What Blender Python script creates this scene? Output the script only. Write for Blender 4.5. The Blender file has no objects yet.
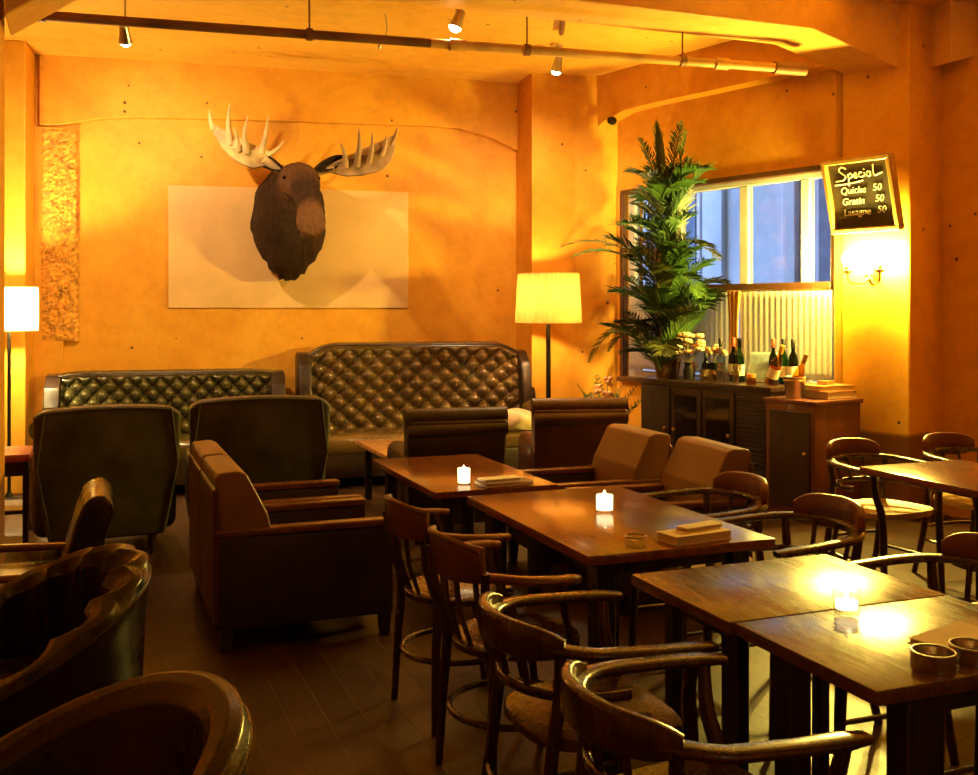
import bpy, bmesh, math, random
from mathutils import Vector, Matrix, noise as mnoise
PI = math.pi
R = math.radians
C = bpy.context.scene.collection
SC = bpy.context.scene

# ------------------------------------------------------------------ materials
class N:
    def __init__(s, name):
        s.m = bpy.data.materials.new(name); s.m.use_nodes = True
        s.t = s.m.node_tree; s.t.nodes.clear()
        s.out = s.t.nodes.new('ShaderNodeOutputMaterial')
    def n(s, kind, **kw):
        x = s.t.nodes.new('ShaderNode' + kind)
        for k, v in kw.items():
            if k.startswith('_'): setattr(x, k[1:], v)
            else:
                key = k.replace('0', ' ')
                x.inputs[int(k[1:]) if k[0] == 'i' and k[1:].isdigit() else key].default_value = v
        return x
    def l(s, a, b): s.t.links.new(a, b)
    def ramp(s, src, stops):
        r = s.n('ValToRGB'); e = r.color_ramp.elements
        while len(e) < len(stops): e.new(0.5)
        for q, (p, c) in zip(e, stops):
            q.position = p; q.color = (c, c, c, 1) if isinstance(c, (int, float)) else (*c, 1)
        s.l(src, r.inputs[0]); return r.outputs[0]
    def coords(s, scale=(1, 1, 1), rot=(0, 0, 0), kind='Object'):
        tc = s.n('TexCoord'); mp = s.n('Mapping')
        mp.inputs['Scale'].default_value = scale; mp.inputs['Rotation'].default_value = rot
        s.l(tc.outputs[kind], mp.inputs[0]); return mp.outputs[0]
    def noise(s, vec, scale, detail=4, rough=.55):
        x = s.n('TexNoise'); x.inputs['Scale'].default_value = scale
        x.inputs['Detail'].default_value = detail; x.inputs['Roughness'].default_value = rough
        if vec: s.l(vec, x.inputs['Vector'])
        return x.outputs['Fac']
    def bsdf(s, rough=.5, metal=0, spec=.5, coat=0, coat_r=.1):
        b = s.n('BsdfPrincipled')
        b.inputs['Roughness'].default_value = rough; b.inputs['Metallic'].default_value = metal
        b.inputs['Specular IOR Level'].default_value = spec
        b.inputs['Coat Weight'].default_value = coat; b.inputs['Coat Roughness'].default_value = coat_r
        s.l(b.outputs[0], s.out.inputs[0]); return b
    def bump(s, b, h, strength=.3, dist=.01):
        x = s.n('Bump'); x.inputs['Strength'].default_value = strength; x.inputs['Distance'].default_value = dist
        s.l(h, x.inputs['Height']); s.l(x.outputs[0], b.inputs['Normal']); return x

def plain(name, col, rough=.5, metal=0, var=.25, vs=6, bump=0, bs=60, spec=.5, coat=0, kind='Object'):
    k = N(name); b = k.bsdf(rough, metal, spec, coat)
    v = k.coords(kind=kind)
    f = k.noise(v, vs)
    lo = tuple(c * (1 - var) for c in col); hi = tuple(min(1, c * (1 + var)) for c in col)
    k.l(k.ramp(f, [(.3, lo), (.7, hi)]), b.inputs['Base Color'])
    if bump: k.bump(b, k.noise(v, bs, 3), bump, .006)
    return k.m

def wood(name, c1, c2, rough=.3, axis=1, sc=6, coat=0, rv=.15, bump=.08):
    k = N(name); b = k.bsdf(rough, 0, .5, coat, .12)
    s = [sc * 3] * 3; s[axis] = sc * .22
    v = k.coords(tuple(s))
    f = k.noise(v, 1.6, 6, .65)
    k.l(k.ramp(f, [(.3, c1), (.7, c2)]), b.inputs['Base Color'])
    s2 = [sc * 5] * 3; s2[axis] = sc * .5; g = k.noise(k.coords(tuple(s2)), 1.3, 6, .7)
    k.l(k.ramp(g, [(.3, max(.03, rough - rv)), (.7, min(1, rough + rv))]), b.inputs['Roughness'])
    if bump: k.bump(b, f, bump, .004)
    return k.m

def leather(name, col, rough=.36, var=.35, bump=.22, wear=None, coat=0):
    k = N(name); b = k.bsdf(rough, 0, .5, coat, .14)
    v = k.coords(); f = k.noise(v, 4, 5, .6)
    lo = tuple(c * (1 - var) for c in col); hi = wear or tuple(c * (1 + var * 1.4) for c in col)
    k.l(k.ramp(f, [(.32, lo), (.75, hi)]), b.inputs['Base Color'])
    k.l(k.ramp(f, [(.3, rough - .08), (.7, rough + .1)]), b.inputs['Roughness'])
    vo = k.n('TexVoronoi'); vo.inputs['Scale'].default_value = 140; k.l(v, vo.inputs['Vector'])
    big = k.noise(v, 9, 2)
    mx = k.n('Math', _operation='ADD'); k.l(vo.outputs['Distance'], mx.inputs[0])
    m2 = k.n('Math', _operation='MULTIPLY'); k.l(big, m2.inputs[0]); m2.inputs[1].default_value = 4
    k.l(m2.outputs[0], mx.inputs[1])
    k.bump(b, mx.outputs[0], bump, .004)
    return k.m

def plaster(name, base, dark, pale, rough=.55, wainscot=None):
    k = N(name); b = k.bsdf(rough, 0, .35)
    v = k.coords()
    f1 = k.noise(v, .9, 6, .6); f2 = k.noise(v, 7, 6, .7)
    c1 = k.ramp(f1, [(.3, dark), (.52, base), (.75, pale)])
    mx = k.n('Mix', _data_type='RGBA', _blend_type='MULTIPLY'); mx.inputs[0].default_value = .55
    k.l(c1, mx.inputs[6]); k.l(k.ramp(f2, [(.3, (.72, .68, .6)), (.55, (1, 1, 1))]), mx.inputs[7])
    # small chips and nail holes
    vo = k.n('TexVoronoi', _feature='F1'); vo.inputs['Scale'].default_value = 4.6; vo.inputs['Randomness'].default_value = 1
    k.l(v, vo.inputs['Vector'])
    d = k.noise(v, 22, 3)
    ad = k.n('Math', _operation='MULTIPLY_ADD'); k.l(d, ad.inputs[0]); ad.inputs[1].default_value = .11; k.l(vo.outputs['Distance'], ad.inputs[2])
    spot = k.ramp(ad.outputs[0], [(.100, 1.0), (.122, 0.0)])
    m2 = k.n('Mix', _data_type='RGBA'); k.l(spot, m2.inputs[0]); k.l(mx.outputs[2], m2.inputs[6]); m2.inputs[7].default_value = (.12, .05, .012, 1)
    col = m2.outputs[2]
    if wainscot:
        geo = k.n('NewGeometry'); sp = k.n('SeparateXYZ'); k.l(geo.outputs['Position'], sp.inputs[0])
        w = k.noise(v, 5, 4); a = k.n('Math', _operation='MULTIPLY_ADD'); k.l(w, a.inputs[0]); a.inputs[1].default_value = .05; k.l(sp.outputs[2], a.inputs[2])
        fac = k.ramp(a.outputs[0], [(wainscot[0] / 4, 1.0), (wainscot[0] / 4 + .004, 0.0)])
        sc = k.n('Math', _operation='MULTIPLY'); k.l(a.outputs[0], sc.inputs[0]); sc.inputs[1].default_value = .25
        for lk in list(k.t.links):
            if lk.from_socket == a.outputs[0] and lk.to_node.type == 'VALTORGB': 
                ts = lk.to_socket; k.t.links.remove(lk); k.l(sc.outputs[0], ts)
        m3 = k.n('Mix', _data_type='RGBA'); k.l(fac, m3.inputs[0]); k.l(col, m3.inputs[6]); m3.inputs[7].default_value = (*wainscot[1], 1)
        col = m3.outputs[2]
    k.l(col, b.inputs['Base Color'])
    h = k.n('Math', _operation='MULTIPLY_ADD'); k.l(f2, h.inputs[0]); h.inputs[1].default_value = .7
    g = k.n('Math', _operation='SUBTRACT'); g.inputs[0].default_value = 1; k.l(spot, g.inputs[1]); k.l(g.outputs[0], h.inputs[2])
    k.bump(b, h.outputs[0], .35, .012)
    return k.m

def floor_mat():
    k = N('dark plank floor'); b = k.bsdf(.34, 0, .5)
    v = k.coords(rot=(0, 0, R(90)))
    br = k.n('TexBrick'); k.l(v, br.inputs['Vector'])
    br.offset = .37
    for key, val in (('Scale', 1.0), ('Mortar Size', .004), ('Mortar Smooth', .3), ('Brick Width', 2.2), ('Row Height', .135), ('Bias', 0)):
        br.inputs[key].default_value = val
    br.inputs['Color1'].default_value = (.044, .021, .007, 1); br.inputs['Color2'].default_value = (.070, .034, .011, 1)
    br.inputs['Mortar'].default_value = (.085, .048, .022, 1)  # gaps lighter than the planks: dust plus painted edge glints
    v2 = k.coords((14, 1.2, 14)); f = k.noise(v2, 2.2, 6, .7)
    mx = k.n('Mix', _data_type='RGBA', _blend_type='MULTIPLY'); mx.inputs[0].default_value = .8
    k.l(br.outputs['Color'], mx.inputs[6]); k.l(k.ramp(f, [(.3, (.45, .4, .35)), (.7, (1.15, 1.1, 1))]), mx.inputs[7])
    k.l(mx.outputs[2], b.inputs['Base Color'])
    g = k.noise(k.coords(), 3, 6, .75)
    k.l(k.ramp(g, [(.3, .34), (.7, .52)]), b.inputs['Roughness'])
    h = k.n('Math', _operation='MULTIPLY_ADD'); k.l(f, h.inputs[0]); h.inputs[1].default_value = .25
    inv = k.n('Math', _operation='SUBTRACT'); inv.inputs[0].default_value = 1; k.l(br.outputs['Fac'], inv.inputs[1]); k.l(inv.outputs[0], h.inputs[2])
    k.bump(b, h.outputs[0], .5, .006)
    return k.m

def emit(name, col, strength):
    k = N(name); e = k.n('Emission'); e.inputs[0].default_value = (*col, 1); e.inputs[1].default_value = strength
    k.l(e.outputs[0], k.out.inputs[0]); return k.m

def glass(name, tint=(1, 1, 1), rough=0.0, refl=.045):
    k = N(name); t = k.n('BsdfTransparent'); t.inputs[0].default_value = (*tint, 1)
    g = k.n('BsdfGlossy'); g.inputs['Roughness'].default_value = rough + .02
    lw = k.n('LayerWeight'); lw.inputs[0].default_value = .5
    pw = k.n('Math', _operation='POWER'); k.l(lw.outputs['Facing'], pw.inputs[0]); pw.inputs[1].default_value = 4
    ma = k.n('Math', _operation='MULTIPLY_ADD'); k.l(pw.outputs[0], ma.inputs[0]); ma.inputs[1].default_value = .5; ma.inputs[2].default_value = refl
    m = k.n('MixShader'); k.l(ma.outputs[0], m.inputs[0]); k.l(t.outputs[0], m.inputs[1]); k.l(g.outputs[0], m.inputs[2])
    k.l(m.outputs[0], k.out.inputs[0]); return k.m

def fabric(name, col, trans=.5, stripes=0, glow=0, gcol=None):
    k = N(name); d = k.n('BsdfDiffuse'); t = k.n('BsdfTranslucent')
    f = k.noise(k.coords(), 30, 3)
    c = k.ramp(f, [(.3, tuple(x * .88 for x in col)), (.7, col)])
    k.l(c, d.inputs[0]); k.l(c, t.inputs[0])
    m = k.n('MixShader'); m.inputs[0].default_value = trans; k.l(d.outputs[0], m.inputs[1]); k.l(t.outputs[0], m.inputs[2])
    s = m.outputs[0]
    if glow:
        e = k.n('Emission'); e.inputs[0].default_value = (*(gcol or col), 1); e.inputs[1].default_value = glow
        a = k.n('AddShader'); k.l(s, a.inputs[0]); k.l(e.outputs[0], a.inputs[1]); s = a.outputs[0]
    k.l(s, k.out.inputs[0]); return k.m

OCH, OCD, OCP = (.74, .355, .026), (.64, .27, .014), (.82, .45, .055)
M = dict(
    wall=plaster('ochre plaster', OCH, OCD, OCP),
    column=plaster('ochre plaster column', OCH, OCD, OCP, wainscot=(.62, (.20, .08, .025))),
    ceil=plaster('ochre ceiling paint', (.78, .41, .045), (.7, .33, .025), (.84, .50, .08)),
    beam=plaster('ochre beam paint', (.76, .41, .08), (.68, .33, .05), (.82, .49, .12)),
    rough=plain('rough exposed render', (.60, .28, .03), .8, var=.55, vs=20, bump=.8, bs=30),
    panel=plain('cream painted board', (.72, .47, .19), .55, var=.12, vs=2.2, bump=.06, bs=14),
    floor=floor_mat(),
    top_red=wood('table top varnish', (.15, .043, .011), (.29, .090, .020), .20, 1, 5, .3, .05),
    top_worn=wood('worn table top varnish', (.085, .034, .017), (.165, .068, .030), .27, 1, 5, .2, .07),
    chairwood=wood('dark bentwood', (.030, .011, .005), (.075, .027, .010), .27, 2, 2.2, .3, .05, .02),
    chairwood2=wood('red brown bentwood', (.100, .038, .014), (.19, .074, .027), .30, 2, 2.5, .2, .05, .02),
    darkwood=wood('nearly black wood', (.016, .008, .005), (.04, .018, .010), .35, 2, 6, .1, .1),
    redwood=wood('mahogany cabinet wood', (.10, .026, .016), (.17, .048, .028), .36, 2, 3, .15, .1),
    armwood=wood('brown arm rail wood', (.10, .032, .016), (.19, .065, .03), .26, 1, 6, .3, .1),
    lightwood=wood('honey coffee table wood', (.40, .20, .06), (.58, .32, .11), .3, 0, 4, .3, .1),
    l_dark=leather('dark brown leather', (.026, .013, .007), .36),
    l_green=leather('green black leather', (.042, .037, .015), .44, .5),
    l_tuft=leather('antique olive leather', (.115, .066, .016), .25, .35, .10, None, .7),
    l_olive=leather('antique green leather', (.070, .058, .014), .28, .35, .10, None, .6),
    l_tan=leather('tan leather', (.23, .125, .055), .36, .2, .15),
    l_crest=leather('padded red brown crest leather', (.16, .050, .024), .30, .25), l_brown=leather('red brown leather', (.085, .030, .014), .36, .3),
    l_tub=leather('black brown glossy leather', (.020, .011, .007), .25, .35, .10),
    l_tubworn=leather('worn brown glossy leather', (.045, .022, .010), .28, .35, .10),
    l_seat=leather('tan seat leather', (.50, .33, .09), .38, .15, .1),
    brass=plain('aged brass', (.55, .36, .11), .3, 1, .15),
    steel=plain('brushed steel', (.55, .52, .5), .28, 1, .1),
    black=plain('black metal', (.012, .011, .010), .4, .3, .2),
    blackwood=wood('black table leg', (.010, .006, .005), (.024, .013, .009), .34, 2, 6),
    pipe=plain('ochre painted pipe', (.56, .30, .06), .45, 0, .3, 4),
    pipedark=plain('brown rusty pipe', (.20, .085, .025), .5, .2, .4, 3),
    fur=None, white=plain('white paint', (.78, .80, .82), .45, 0, .06),
    frame=plain('pale painted window frame', (.62, .64, .70), .4, 0, .1),
    framebrown=plain('brown window trim', (.10, .04, .014), .45, 0, .25),
    glass=glass('window glass', (.93, .96, 1)), clear=glass('clear glass', (.95, .97, .95)),
    gl_green=glass('green bottle glass', (.10, .30, .08)), gl_dark=glass('dark bottle glass', (.05, .12, .04)),
    gl_amber=glass('amber glass', (.8, .42, .08)), gl_blue=glass('pale blue glass', (.60, .74, .88), 0, .16), sparkle=glass('cut glass', (.86, .84, .78), .03, .26),
    leaf=plain('palm leaf green', (.055, .125, .024), .42, 0, .5, 3, coat=0),
    leaf2=plain('dull palm leaf', (.085, .095, .02), .45, 0, .5, 3),
    stem=plain('palm stem', (.20, .17, .05), .5, 0, .3),
    pot=plain('dark clay pot', (.10, .045, .02), .5, 0, .3), soil=plain('potting soil', (.02, .012, .007), .9, 0, .4, 40, .6, 50),
    curtain=fabric('sheer curtain', (.94, .94, .82), .5), curtain_lit=fabric('orange-lit tied curtain', (.80, .46, .14), .4),  # tied strip: orange lamplight painted into its colour
    shade=fabric('amber pleated lamp shade', (.80, .46, .11), .17), shade2=fabric('pale drum lamp shade', (.92, .82, .45), .22),
    bulb=emit('warm bulb', (1, .66, .28), 1100), bulb2=emit('pale warm bulb', (1, .78, .36), 3600),
    sconce=emit('bright sconce bulb', (1, .74, .12), 4800), spotface=emit('lit spotlight lens', (1, .80, .45), 25),
    flame=emit('candle flame', (1, .72, .3), 90), wax=None,
    board=plain('chalkboard', (.045, .032, .012), .6, 0, .3, 5), chalk=plain('white chalk', (.92, .9, .85), .9, 0, .06, 40),
    signframe=wood('gilt sign frame', (.40, .22, .05), (.58, .34, .09), .4, 2, 6), signside=plain('grey brown sign edge', (.16, .10, .09), .5),
    paper=plain('menu paper', (.72, .60, .42), .6, 0, .1), paperw=plain('pale paper', (.8, .74, .64), .6, 0, .08),
    cover=plain('dark menu cover', (.10, .05, .03), .45, 0, .2), cloth=plain('cream linen', (.78, .62, .38), .8, 0, .12, 9, .3, 30),
    antler=None, facade=None, eye=plain('black glass eye', (.006, .004, .003), .08),
    muzzle=None, petal=plain('peach petals', (.90, .42, .20), .55, 0, .25, 12), petal2=plain('cream petals', (.92, .72, .45), .55, 0, .2, 12),
    blackglass=plain('black glass pane', (.012, .009, .007), .06, 0, .1), gold=plain('gold foil', (.75, .50, .10), .3, .8, .2), orange=plain('orange lid', (.85, .33, .05), .45, 0, .1), cork=plain('red capsule', (.30, .06, .03), .4, .1, .1),
    books=wood('orange brown book cloth', (.48, .20, .05), (.60, .28, .08), .55, 0, 6), books2=wood('brown book cloth', (.33, .12, .03), (.44, .17, .045), .55, 0, 6),
    redtable=wood('red side table wood', (.30, .055, .02), (.42, .09, .035), .35, 1, 5), label=plain('bottle label', (.80, .72, .52), .6, 0, .1),
)
def fur_mat(name, c1, c2, tip=None):
    k = N(name); b = k.bsdf(.75, 0, .25)
    v = k.coords((26, 26, 6)); f = k.noise(v, 2, 6, .7); g = k.noise(k.coords(), 3.5, 4)
    mx = k.n('Mix', _data_type='RGBA'); k.l(g, mx.inputs[0])
    k.l(k.ramp(f, [(.3, c1), (.72, c2)]), mx.inputs[6]); k.l(k.ramp(f, [(.3, tuple(x * .45 for x in c1)), (.75, c1)]), mx.inputs[7])
    col = mx.outputs[2]
    if tip:
        sp = k.n('SeparateXYZ'); k.l(k.coords(), sp.inputs[0]); ng = k.n('Math', _operation='MULTIPLY_ADD'); k.l(sp.outputs[1], ng.inputs[0]); ng.inputs[1].default_value = -.5; ng.inputs[2].default_value = 0
        wob = k.n('Math', _operation='MULTIPLY_ADD'); k.l(g, wob.inputs[0]); wob.inputs[1].default_value = .08; k.l(ng.outputs[0], wob.inputs[2])
        m2 = k.n('Mix', _data_type='RGBA'); k.l(k.ramp(wob.outputs[0], [(.34, 0.0), (.40, .7), (.44, .7), (.48, .08), (.545, .08), (.575, 1.0)]), m2.inputs[0]); k.l(col, m2.inputs[6]); k.l(k.ramp(f, [(.3, tuple(x * .5 for x in tip)), (.7, tip)]), m2.inputs[7]); col = m2.outputs[2]
    k.l(col, b.inputs['Base Color']); k.bump(b, f, 1.0, .05); return k.m
M['fur'] = fur_mat('dark moose fur', (.024, .010, .005), (.115, .048, .018), (.26, .115, .045))
M['muzzle'] = fur_mat('pale muzzle fur', (.10, .045, .018), (.26, .125, .05))
M['antler'] = plain('antler bone', (.56, .40, .20), .5, 0, .35, 7, .3, 30)
M['antler_shaded'] = plain('shaded antler bone', (.36, .23, .11), .55, 0, .45, 7, .3, 30)  # right antler: underside shadow painted in as darker bone
def wax():
    k = N('glowing candle wax'); b = k.bsdf(.4)
    b.inputs['Base Color'].default_value = (.95, .82, .6, 1); b.inputs['Emission Color'].default_value = (1, .74, .38, 1)
    b.inputs['Emission Strength'].default_value = 4.0; return k.m
M['wax'] = wax()
def facade():
    k = N('blue grey facade'); b = k.bsdf(.8)
    f = k.noise(k.coords((1, 1, .5)), 1.4, 5, .65)
    k.l(k.ramp(f, [(.3, (.36, .42, .50)), (.7, (.66, .72, .80))]), b.inputs['Base Color']); return k.m
M['facade'] = facade()

# ------------------------------------------------------------------ mesh helpers
def V(*a): return Vector(a)
def merge(bm, tmp, mat=None):
    if mat is not None: bmesh.ops.transform(tmp, matrix=mat, verts=tmp.verts)
    me = bpy.data.meshes.new('t'); tmp.to_mesh(me); tmp.free(); bm.from_mesh(me); bpy.data.meshes.remove(me)
def nb(): return bmesh.new()
def rbox(bm, c, s, r=.006, seg=2, mat=None):
    t = nb(); bmesh.ops.create_cube(t, size=1)
    bmesh.ops.scale(t, vec=s, verts=t.verts)
    r = min(r, min(s) * .45)
    if r > 0: bmesh.ops.bevel(t, geom=t.edges[:], offset=r, segments=seg, affect='EDGES', profile=.6)
    m = Matrix.Translation(c)
    if mat is not None: m = m @ mat.to_4x4()
    merge(bm, t, m); return bm
def span(bm, x0, x1, y0, y1, z0, z1, r=0, seg=2):
    return rbox(bm, ((x0 + x1) / 2, (y0 + y1) / 2, (z0 + z1) / 2), (x1 - x0, y1 - y0, z1 - z0), r, seg)
def cushion(bm, c, s, r=.05, bulge=.02, n=9, mat=None, fn=None):
    t = nb(); bmesh.ops.create_cube(t, size=2)
    bmesh.ops.subdivide_edges(t, edges=t.edges[:], cuts=n, use_grid_fill=True)
    h = [x / 2 for x in s]
    for v in t.verts:
        p = Vector([math.sin(a * PI / 2) * hh for a, hh in zip(v.co, h)])
        q = Vector([max(-(hh - r), min(hh - r, a)) for a, hh in zip(p, h)])
        d = p - q
        if d.length > 1e-9: p = q + d.normalized() * r
        w = [math.cos(min(1, abs(a / hh)) * PI / 2) for a, hh in zip(p, h)]
        p = p + Vector([(1 if p[i] > 0 else -1) * bulge * w[(i + 1) % 3] * w[(i + 2) % 3] * (abs(p[i]) / h[i]) for i in range(3)])
        v.co = fn(p) if fn else p
    m = Matrix.Translation(c)
    if mat is not None: m = m @ mat.to_4x4()
    merge(bm, t, m); return bm
def loft(bm, rings, closed=True, cap=True):
    vs = [[bm.verts.new(p) for p in r] for r in rings]
    n = len(rings[0])
    for a, b in zip(vs, vs[1:]):
        for i in range(n if closed else n - 1):
            j = (i + 1) % n
            bm.faces.new((a[i], a[j], b[j], b[i]))
    if cap and closed:
        bm.faces.new(vs[0][::-1]); bm.faces.new(vs[-1])
    return vs
def sweep(bm, pts, sec, up=None, scales=None, closed=False, cap=True):
    pts = [Vector(p) for p in pts]; n = len(pts); rings = []
    prev = None
    for i, p in enumerate(pts):
        a = pts[(i - 1) % n] if (closed or i > 0) else p
        b = pts[(i + 1) % n] if (closed or i < n - 1) else p
        t = (b - a).normalized()
        if up is not None:
            u = Vector(up)
        else:
            u = prev if prev is not None else (V(0, 0, 1) if abs(t.z) < .9 else V(1, 0, 0))
        s = t.cross(u)
        if s.length < 1e-6: s = t.cross(V(1, .1, 0))
        s.normalize(); w = s.cross(t).normalized(); prev = w
        k = scales[i] if scales else 1
        kx, ky = k if isinstance(k, tuple) else (k, k)
        rings.append([p + s * (x * kx) + w * (y * ky) for x, y in sec])
    if closed: rings.append(rings[0])
    if closed:
        vs = [[bm.verts.new(p) for p in r] for r in rings[:-1]]; m = len(sec); L = len(vs)
        for k in range(L):
            a, b = vs[k], vs[(k + 1) % L]
            for i in range(m):
                j = (i + 1) % m; bm.faces.new((a[i], a[j], b[j], b[i]))
    else: loft(bm, rings, True, cap)
    return bm
def circ(r, n=10): return [(r * math.cos(2 * PI * i / n), r * math.sin(2 * PI * i / n)) for i in range(n)]
def rect(w, h, k=.3, n=3):
    r = min(w, h) * k; o = []
    for sx, sy, a0 in ((1, 1, 0), (-1, 1, 90), (-1, -1, 180), (1, -1, 270)):
        for i in range(n):
            a = R(a0 + 90 * i / (n - 1)); o.append((sx * (w / 2 - r) + r * math.cos(a), sy * (h / 2 - r) + r * math.sin(a)))
    return o
def tube(bm, pts, r, n=10, closed=False):
    if isinstance(r, (list, tuple)): return sweep(bm, pts, circ(1, n), None, list(r), closed)
    return sweep(bm, pts, circ(r, n), None, None, closed)
def lathe(bm, prof, c=(0, 0, 0), n=24, mat=None, cap=True):
    t = nb(); rings = [[(max(r, 1e-4) * math.cos(2 * PI * i / n), max(r, 1e-4) * math.sin(2 * PI * i / n), z) for i in range(n)] for r, z in prof]
    loft(t, rings, True, cap)
    m = Matrix.Translation(c)
    if mat is not None: m = m @ mat.to_4x4()
    merge(bm, t, m); return bm
def prism(bm, poly, d0, d1, axis='x', bev=0, seg=2):
    t = nb()
    def P3(a, b, d): return {'x': (d, a, b), 'y': (a, d, b), 'z': (a, b, d)}[axis]
    v0 = [t.verts.new(P3(a, b, d0)) for a, b in poly]; v1 = [t.verts.new(P3(a, b, d1)) for a, b in poly]
    n = len(poly)
    for i in range(n):
        j = (i + 1) % n; t.faces.new((v0[i], v0[j], v1[j], v1[i]))
    t.faces.new(v0[::-1]); t.faces.new(v1)
    bmesh.ops.recalc_face_normals(t, faces=t.faces)
    if bev: bmesh.ops.bevel(t, geom=t.edges[:], offset=bev, segments=seg, affect='EDGES', profile=.6, clamp_overlap=True)
    merge(bm, t); return bm
def spline(pts, n=24):
    pts = [Vector(p) for p in pts]; q = [pts[0] * 2 - pts[1]] + pts + [pts[-1] * 2 - pts[-2]]; o = []
    segs = len(pts) - 1
    for k in range(n + 1):
        f = k / n * segs; i = min(int(f), segs - 1); t = f - i
        a, b, c, d = q[i], q[i + 1], q[i + 2], q[i + 3]
        o.append(.5 * ((2 * b) + (c - a) * t + (2 * a - 5 * b + 4 * c - d) * t * t + (3 * b - a - 3 * c + d) * t ** 3))
    return o
def grid(bm, fn, nu, nv, closed_u=False):
    vs = [[bm.verts.new(fn(i / nu, j / nv)) for i in range(nu if closed_u else nu + 1)] for j in range(nv + 1)]
    m = len(vs[0])
    for j in range(nv):
        for i in range(m if closed_u else m - 1):
            k = (i + 1) % m
            bm.faces.new((vs[j][i], vs[j][k], vs[j + 1][k], vs[j + 1][i]))
    return vs
def sphere(bm, c, r, sub=2, s=(1, 1, 1)):
    t = nb(); bmesh.ops.create_icosphere(t, subdivisions=sub, radius=r); bmesh.ops.scale(t, vec=s, verts=t.verts); merge(bm, t, Matrix.Translation(c)); return bm

def obj(name, bm, mat, parent=None, ang=40, smooth=True):
    bmesh.ops.recalc_face_normals(bm, faces=bm.faces)
    me = bpy.data.meshes.new(name); bm.to_mesh(me); bm.free()
    if smooth:
        for p in me.polygons: p.use_smooth = True
        me.set_sharp_from_angle(angle=R(ang))
    me.materials.append(M[mat] if isinstance(mat, str) else mat)
    o = bpy.data.objects.new(name, me); C.objects.link(o)
    if parent: o.parent = parent
    return o
def tag(o, label, cat, group=None, kind=None):
    o['label'] = label; o['category'] = cat
    if group: o['group'] = group
    if kind: o['kind'] = kind
    return o
def thing(name, label, cat, loc=(0, 0, 0), rz=0, group=None):
    o = bpy.data.objects.new(name, None); C.objects.link(o); o.empty_display_size = .1
    o.location = loc; o.rotation_euler = (0, 0, R(rz)); return tag(o, label, cat, group)
def struct(name, bm, mat, parent=None, loc=(0, 0, 0), rz=0, smooth=False):
    o = obj(name, bm, mat, parent, 30, smooth)
    o.location = loc; o.rotation_euler = (0, 0, R(rz))
    if not parent: o['kind'] = 'structure'
    return o
def dup(root, loc, rz, label, group=None):
    r = root.copy(); C.objects.link(r); r.location = loc; r.rotation_euler = (0, 0, R(rz)); r['label'] = label
    if group: r['group'] = group
    for ch in list(root.children):
        c = ch.copy(); C.objects.link(c); c.parent = r
        for g in list(ch.children):
            d = g.copy(); C.objects.link(d); d.parent = c
    return r

# ------------------------------------------------------------------ camera
cam = bpy.data.cameras.new('camera'); co = bpy.data.objects.new('camera', cam); C.objects.link(co)
cam.sensor_fit = 'HORIZONTAL'; cam.sensor_width = 36; cam.lens = 1030 / 978 * 36
cam.shift_y = -(387.5 - 308) / 978
cam.clip_start = .05
co.location = (0, 0, 1.5); co.rotation_euler = (R(90), 0, R(-21.2))
SC.camera = co

# ------------------------------------------------------------------ setting
CX, CY = 4.40, 9.075                      # the far corner where the back wall meets the window wall
BR, WR = -5.9, -74.1                      # headings of the two walls
def frame_pt(rz, t, off, z=0):            # t along the wall from the corner, off into the room
    a = R(rz); e = (math.cos(a), math.sin(a)); n = (math.sin(a), -math.cos(a))
    return (CX + e[0] * t + n[0] * off, CY + e[1] * t + n[1] * off, z)
def BW(t, off, z=0): return frame_pt(BR, t, off, z)
def RW(t, off, z=0): return frame_pt(WR, t, off, z)
CZ = 3.65
bm = nb(); span(bm, -3.3, 9, -3.3, 10.3, -.12, 0); struct('floor', bm, 'floor')
bm = nb(); span(bm, -3.3, 9, -3.3, 10.3, CZ, CZ + .15); struct('ceiling', bm, 'ceil')
bm = nb(); span(bm, -8.2, .35, 0, .25, 0, CZ); struct('wall_back', bm, 'wall', None, (CX, CY, 0), BR)
bm = nb()
for x0, x1, z0, z1 in ((-.3, .70, 0, CZ), (.70, 2.93, 0, .86), (.70, 2.93, 2.56, CZ), (2.93, 3.0, 0, CZ)): span(bm, x0, x1, 0, .25, z0, z1)
span(bm, 3.5, 14, .42, .7, 0, CZ)
struct('wall_right', bm, 'wall', None, (CX, CY, 0), WR)
bm = nb(); span(bm, -3.2, -3.0, -3.2, 10.2, 0, CZ); struct('wall_left', bm, 'wall')
bm = nb(); span(bm, -3.2, 8.6, -3.2, -3.0, 0, CZ); struct('wall_front', bm, 'wall')
# columns and beams
bm = nb(); span(bm, 2.93, 3.54, 0, .7, 0, CZ, .015); struct('trim_1', bm, 'column', None, (CX, CY, 0), WR)          # pier by the window
a_, b_, d_ = BW(-.58, -.1), BW(-.58, .5), RW(.63, -.02)
bm = nb(); prism(bm, [a_[:2], b_[:2], (4.185, 8.59), d_[:2], RW(.3, -.2)[:2]], 0, CZ, 'z'); struct('trim_2', bm, 'wall')            # corner column
bm = nb(); span(bm, -5.45, -4.855, -.5, .1, 0, CZ, .012); struct('trim_3', bm, 'wall', None, (CX, CY, 0), BR)        # left column
bm = nb(); span(bm, -.95, -.431, 5.70, 6.20, 0, CZ, .012); struct('trim_4', bm, 'column')                             # near left column
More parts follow.
